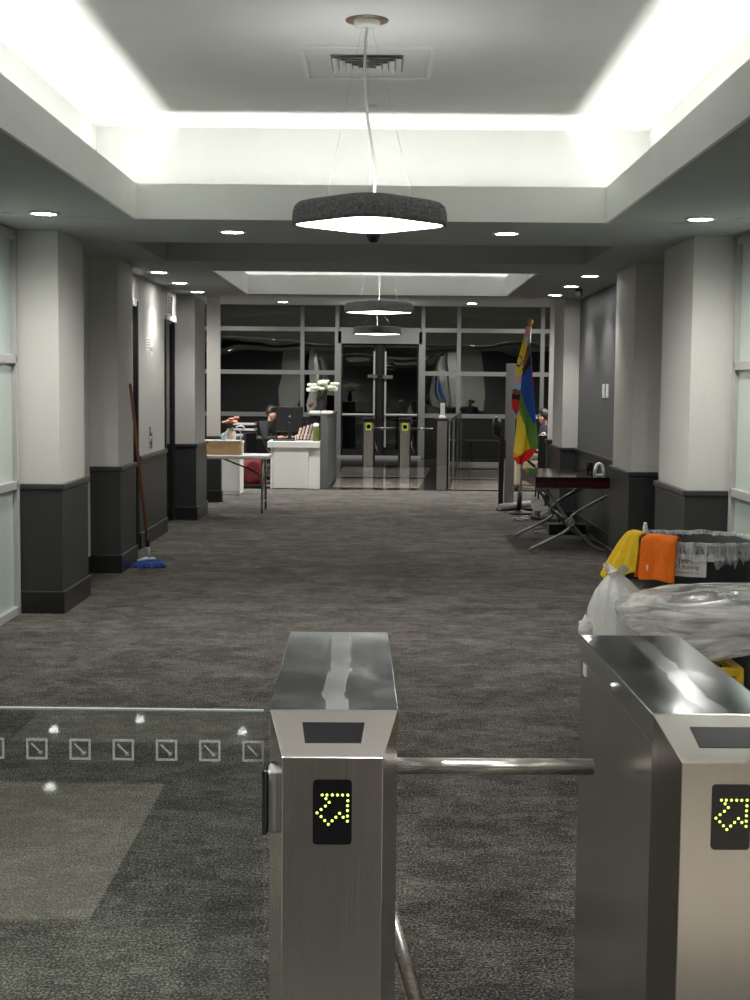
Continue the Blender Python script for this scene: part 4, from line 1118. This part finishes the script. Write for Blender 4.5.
o = thing('keyboard', 'low black keyboard lying on the white reception desk', 'keyboard', (-1.62, 22.42, .765))
MB().box(-.2, .16, -.06, .07, 0, .022, .005).build('case', M['black'], o)
mb = MB()
for i in range(12):
    for j in range(4): mb.box(-.19 + i * .028, -.167 + i * .028, -.05 + j * .028, -.027 + j * .028, .022, .028)
mb.build('keys', M['dgrey'], o)
rk = thing('brochure_rack', 'wire rack on the white desk holding tilted brochures', 'rack', (-1.30, 22.5, .765))
MB().box(-.16, .20, -.07, .09, 0, .012, .003).build('base', M['chrome'], rk)
for yy in (-.075, .082): MB().tube([(-.16, yy, .01), (-.16, yy, .09), (-.13, yy, .10), (.20, yy, .10), (.23, yy, .09), (.23, yy, .01)], .006, 6).build('rail', M['chrome'], rk)
bl = ['nearest the monitor', 'second from the monitor', 'in the middle of the rack', 'second from the green bottle', 'nearest the green bottle']
bc = [(.62, .50, .34), (.66, .40, .36), (.70, .62, .56), (.58, .34, .32), (.55, .50, .50)]
for k in range(5):
    o = thing('brochure', 'upright pale brochure in the desk rack, ' + bl[k], 'brochure', (-1.43 + k * .055, 22.5, .782))
    Mr = Matrix.Rotation(.28, 4, 'Y')
    MB().box(-.012, .012, -.05, .06, .01, .20 + .022 * k, .002, M=Mr).build('pages', M['paper'], o)
    MB().box(-.016, .016, -.056, -.050, .01, .20 + .022 * k, .001, M=Mr).build('cover', mat('brochure_cover', bc[k], .5), o)
o = thing('bottle', 'olive green bottle with a white cap on the desk by the tall counter', 'bottle', (-1.115, 22.33, .765))
MB().lathe([(0, 0), (.055, 0), (.058, .01), (.058, .22), (.045, .25), (.03, .26)], n=20).build('body', M['olive'], o)
MB().lathe([(.045, .245), (.046, .285), (.03, .29), (0, .29)], n=20).build('cap', M['whitep'], o)

# ------------------------------------------------------------------ people
def figure(name, label, loc, rz, joints, edges, radii, skin, hair_fn, cloth_idx, cmat, extra=None):
    t = thing(name, label, 'person', loc, rz)
    def skinned(nm, idx, grow, mt):
        ids = list(idx); mp_ = {j: k for k, j in enumerate(ids)}
        me = bpy.data.meshes.new(nm); me.from_pydata([joints[j] for j in ids], [(mp_[a], mp_[b]) for a, b in edges if a in mp_ and b in mp_], [])
        me.materials.append(mt); o = bpy.data.objects.new(nm, me); COL.objects.link(o); o.parent = t
        o.modifiers.new('skin', 'SKIN').use_smooth_shade = True
        sv = me.skin_vertices[0].data
        for j in ids:
            r_ = radii[j]; r_ = r_ if isinstance(r_, tuple) else (r_, r_)
            sv[mp_[j]].radius = (r_[0] + grow * (2.2 if j in ('chest', 'waist', 'shL', 'shR') else 1), r_[1] + grow * (2.2 if j in ('chest', 'waist', 'shL', 'shR') else 1))
        sv[0].use_root = True
        o.modifiers.new('sub', 'SUBSURF').render_levels = 2
        return o
    skinned('body', list(joints.keys()), 0, skin)
    skinned('clothing', cloth_idx, .014, cmat)
    return t
# seated reception clerk: faces towards +x, head bowed
J = {'hip': (0, 0, .50), 'waist': (.0, 0, .70), 'chest': (.03, 0, .92), 'neck': (.05, 0, 1.06), 'skull': (.085, 0, 1.13), 'crown': (.10, 0, 1.22),
     'shL': (.03, .17, .99), 'elL': (.08, .24, .76), 'wrL': (.30, .20, .79), 'shR': (.03, -.17, .99), 'elR': (.08, -.24, .76), 'wrR': (.30, -.20, .79), 'hdL': (.38, .17, .80), 'hdR': (.38, -.17, .80),
     'knL': (.42, .11, .52), 'anL': (.42, .12, .09), 'ftL': (.54, .12, .045), 'knR': (.42, -.11, .52), 'anR': (.42, -.12, .09), 'ftR': (.54, -.12, .045)}
E_ = [('hip', 'waist'), ('waist', 'chest'), ('chest', 'neck'), ('neck', 'skull'), ('skull', 'crown'), ('chest', 'shL'), ('shL', 'elL'), ('elL', 'wrL'), ('wrL', 'hdL'), ('chest', 'shR'), ('shR', 'elR'), ('elR', 'wrR'), ('wrR', 'hdR'),
      ('hip', 'knL'), ('knL', 'anL'), ('anL', 'ftL'), ('hip', 'knR'), ('knR', 'anR'), ('anR', 'ftR')]
Rd = {'hip': (.13, .16), 'waist': (.11, .14), 'chest': (.12, .16), 'neck': .055, 'skull': (.085, .075), 'crown': (.075, .07), 'shL': .065, 'elL': .045, 'wrL': .030, 'shR': .065, 'elR': .045, 'wrR': .030, 'hdL': .028, 'hdR': .028,
      'knL': .065, 'anL': .045, 'ftL': .035, 'knR': .065, 'anR': .045, 'ftR': .035}
CL = [j for j in J if j not in ('skull', 'crown', 'hdL', 'hdR')]
def add_head(t, face_dir=1):
    hd = MB()
    def hf(p, d):
        q = p.copy()
        if d.x > .55 and abs(d.z) < .5: q.x += .004
        return q
    MB().blob((.075, 0, 1.215), (.108, .09, .115), .1, 3, 3, 2, lambda p, d: Vector((p.x - (.06 if d.x > .35 and d.z < .35 else 0), p.y, p.z * (1 if d.z > -.4 else .9)))).build('hair', M['hair'], t)
    MB().blob((.192, 0, 1.165), (.022, .015, .02), 0, 1, 2, 0).build('nose', M['skin'], t)
    for s in (-1, 1): MB().blob((.178, s * .033, 1.195), (.010, .014, .008), 0, 1, 2, 0).build('eye', M['black'], t)
    MB().blob((.172, 0, 1.115), (.008, .026, .007), 0, 1, 2, 0).build('mouth', M['red'], t)
    for s in (-1, 1): MB().blob((.085, s * .085, 1.16), (.02, .01, .03), 0, 1, 2, 0).build('ear', M['skin'], t)
    for s in (-1, 1):
        for k in range(5):
            x0_ = .40; yy = s * .17 + (k - 2) * .017
            MB().tube([(x0_, yy, .80), (x0_ + .05 - .008 * abs(k - 1), yy, .797), (x0_ + .085 - .012 * abs(k - 1), yy, .78)] if k else [(x0_ - .02, s * .17 - .03, .80), (x0_ + .01, s * .17 - .05, .795), (x0_ + .035, s * .17 - .055, .785)], [.0095, .009, .007], 7).build('finger', M['skin'], t)
p1 = figure('person', 'seated person in black with short dark hair, bent over behind the big monitor', (-1.99, 23.42, 0), -.35, J, E_, Rd, M['skin'], None, CL, M['darkcloth'])
add_head(p1)
t = thing('office_chair', 'black swivel chair under the person behind the reception desk', 'chair', (-2.02, 23.43, 0), -.35)
MB().box(-.24, .24, -.24, .24, .25, .33, .03, 3).build('seat', M['black'], t)
MB().box(-.33, -.27, -.22, .22, .33, .86, .025, 3).build('backrest', M['black'], t)
MB().tube([(0, 0, .08), (0, 0, .26)], .03, 10).build('column', M['chrome'], t)
for k in range(5):
    a = 2 * PI * k / 5; lg = MB().tube([(0, 0, .09), (.27 * math.cos(a), .27 * math.sin(a), .06)], [.025, .016], 8).build('leg', M['black'], t)
    MB().lathe([(0, -.014), (.026, -.012), (.03, 0), (.026, .012), (0, .014)], (0, 0, 0), 10, Matrix.Translation((.27 * math.cos(a), .27 * math.sin(a), .03)) @ Matrix.Rotation(PI / 2, 4, 'X')).build('caster', M['black'], lg)
# seated guard behind the flag
p2 = figure('person', 'seated guard in dark uniform with a round shoulder patch, half hidden behind the flag', (2.66, 22.75, 0), PI * .93, J, E_, Rd, M['skin'], None, CL, M['navy'])
add_head(p2)
MB().lathe([(0, .006), (.042, .004), (.045, 0)], (0, 0, 0), 16, Matrix.Translation((.045, .252, .90)) @ Matrix.Rotation(-PI / 2, 4, 'X')).build('shoulder_patch', M['ceramic'], p2)
t = thing('sofa', 'beige upholstered armchair with a rolled cushion beyond the flag', 'armchair', (2.36, 22.55, 0))
MB().box(-.28, .34, -.30, -.06, .08, .50, .04, 3).build('base', M['beige'], t)
MB().tube([(-.26, -.20, .585), (.32, -.20, .585)], .095, 16).build('cushion', M['beige'], t)
for (x, y) in ((-.24, -.27), (.30, -.27), (-.24, -.1), (.30, -.1)): MB().tube([(x, y, 0), (x, y, .1)], .02, 8).build('foot', M['black'], t)
t = thing('chair', 'black high-backed chair beside the far pier behind the console table', 'chair', (2.38, 20.75, 0))
MB().box(-.10, .16, -.03, .03, .40, .96, .012).build('backrest', M['black'], t)
MB().box(-.10, .16, .03, .42, .40, .46, .015).build('seat', M['black'], t)
for (x, y) in ((-.08, 0), (.14, 0), (-.08, .38), (.14, .38)): MB().tube([(x, y, 0), (x, y, .42)], .014, 8).build('leg', M['blackmetal'], t)
MB().tube([(-.10, .02, .70), (-.36, .10, .72), (-.38, .35, .70), (-.10, .40, .46)], .022, 8).build('armrest', M['black'], t)

# ------------------------------------------------------------------ lobby pedestal and partition
t = thing('gate_pedestal', 'brushed steel pedestal with dark cap at the carpet edge before the lobby', 'pedestal', (.91, 22.35, 0))
MB().box(-.078, .078, -.06, .10, 0, 1.12, .006).build('column', M['steel'], t)
MB().box(-.10, .10, -.08, .12, 1.12, 1.16, .006).build('cap', M['blackmetal'], t)
MB().box(-.085, .075, -.061, -.058, .36, .38, .001).build('joint_line', M['iron'], t)
MB().box(-.03, .04, .0, .06, 1.16, 1.40, .008).build('reader_post', M['alu'], t)
MB().box(-.05, .05, -.02, .07, 1.16, 1.20, .006).build('reader_base', M['whitep'], t)
t = thing('partition', 'low dark glass partition running back from the steel pedestal to the windows', 'partition', (0, 0, 0))
ang = math.atan2(.66, 8.5)
Mp = Matrix.Translation((1.00, 22.45, 0)) @ Matrix.Rotation(-ang, 4, 'Z')
MB().box(-.02, .02, .1, 8.4, .02, 1.08, M=Mp).build('panel', M['gloss'], t)
MB().box(-.03, .03, .0, 8.5, 1.08, 1.12, .004, M=Mp).build('top_rail', M['blackmetal'], t)
for y in (.15, 2.8, 5.6, 8.35): MB().box(-.035, .035, y - .035, y + .035, 0, 1.10, .004, M=Mp).build('post', M['alud'], t)
t = thing('bench', 'black bench in the dark corner below the lobby windows', 'bench', (2.75, 31.5, 0))
MB().box(-.95, .7, -.22, .22, .40, .47, .02).build('seat', M['black'], t)
for x in (-.8, .55): MB().box(x - .03, x + .03, -.2, .2, 0, .40, .005).build('leg', M['blackmetal'], t)
bpy.context.view_layer.update()
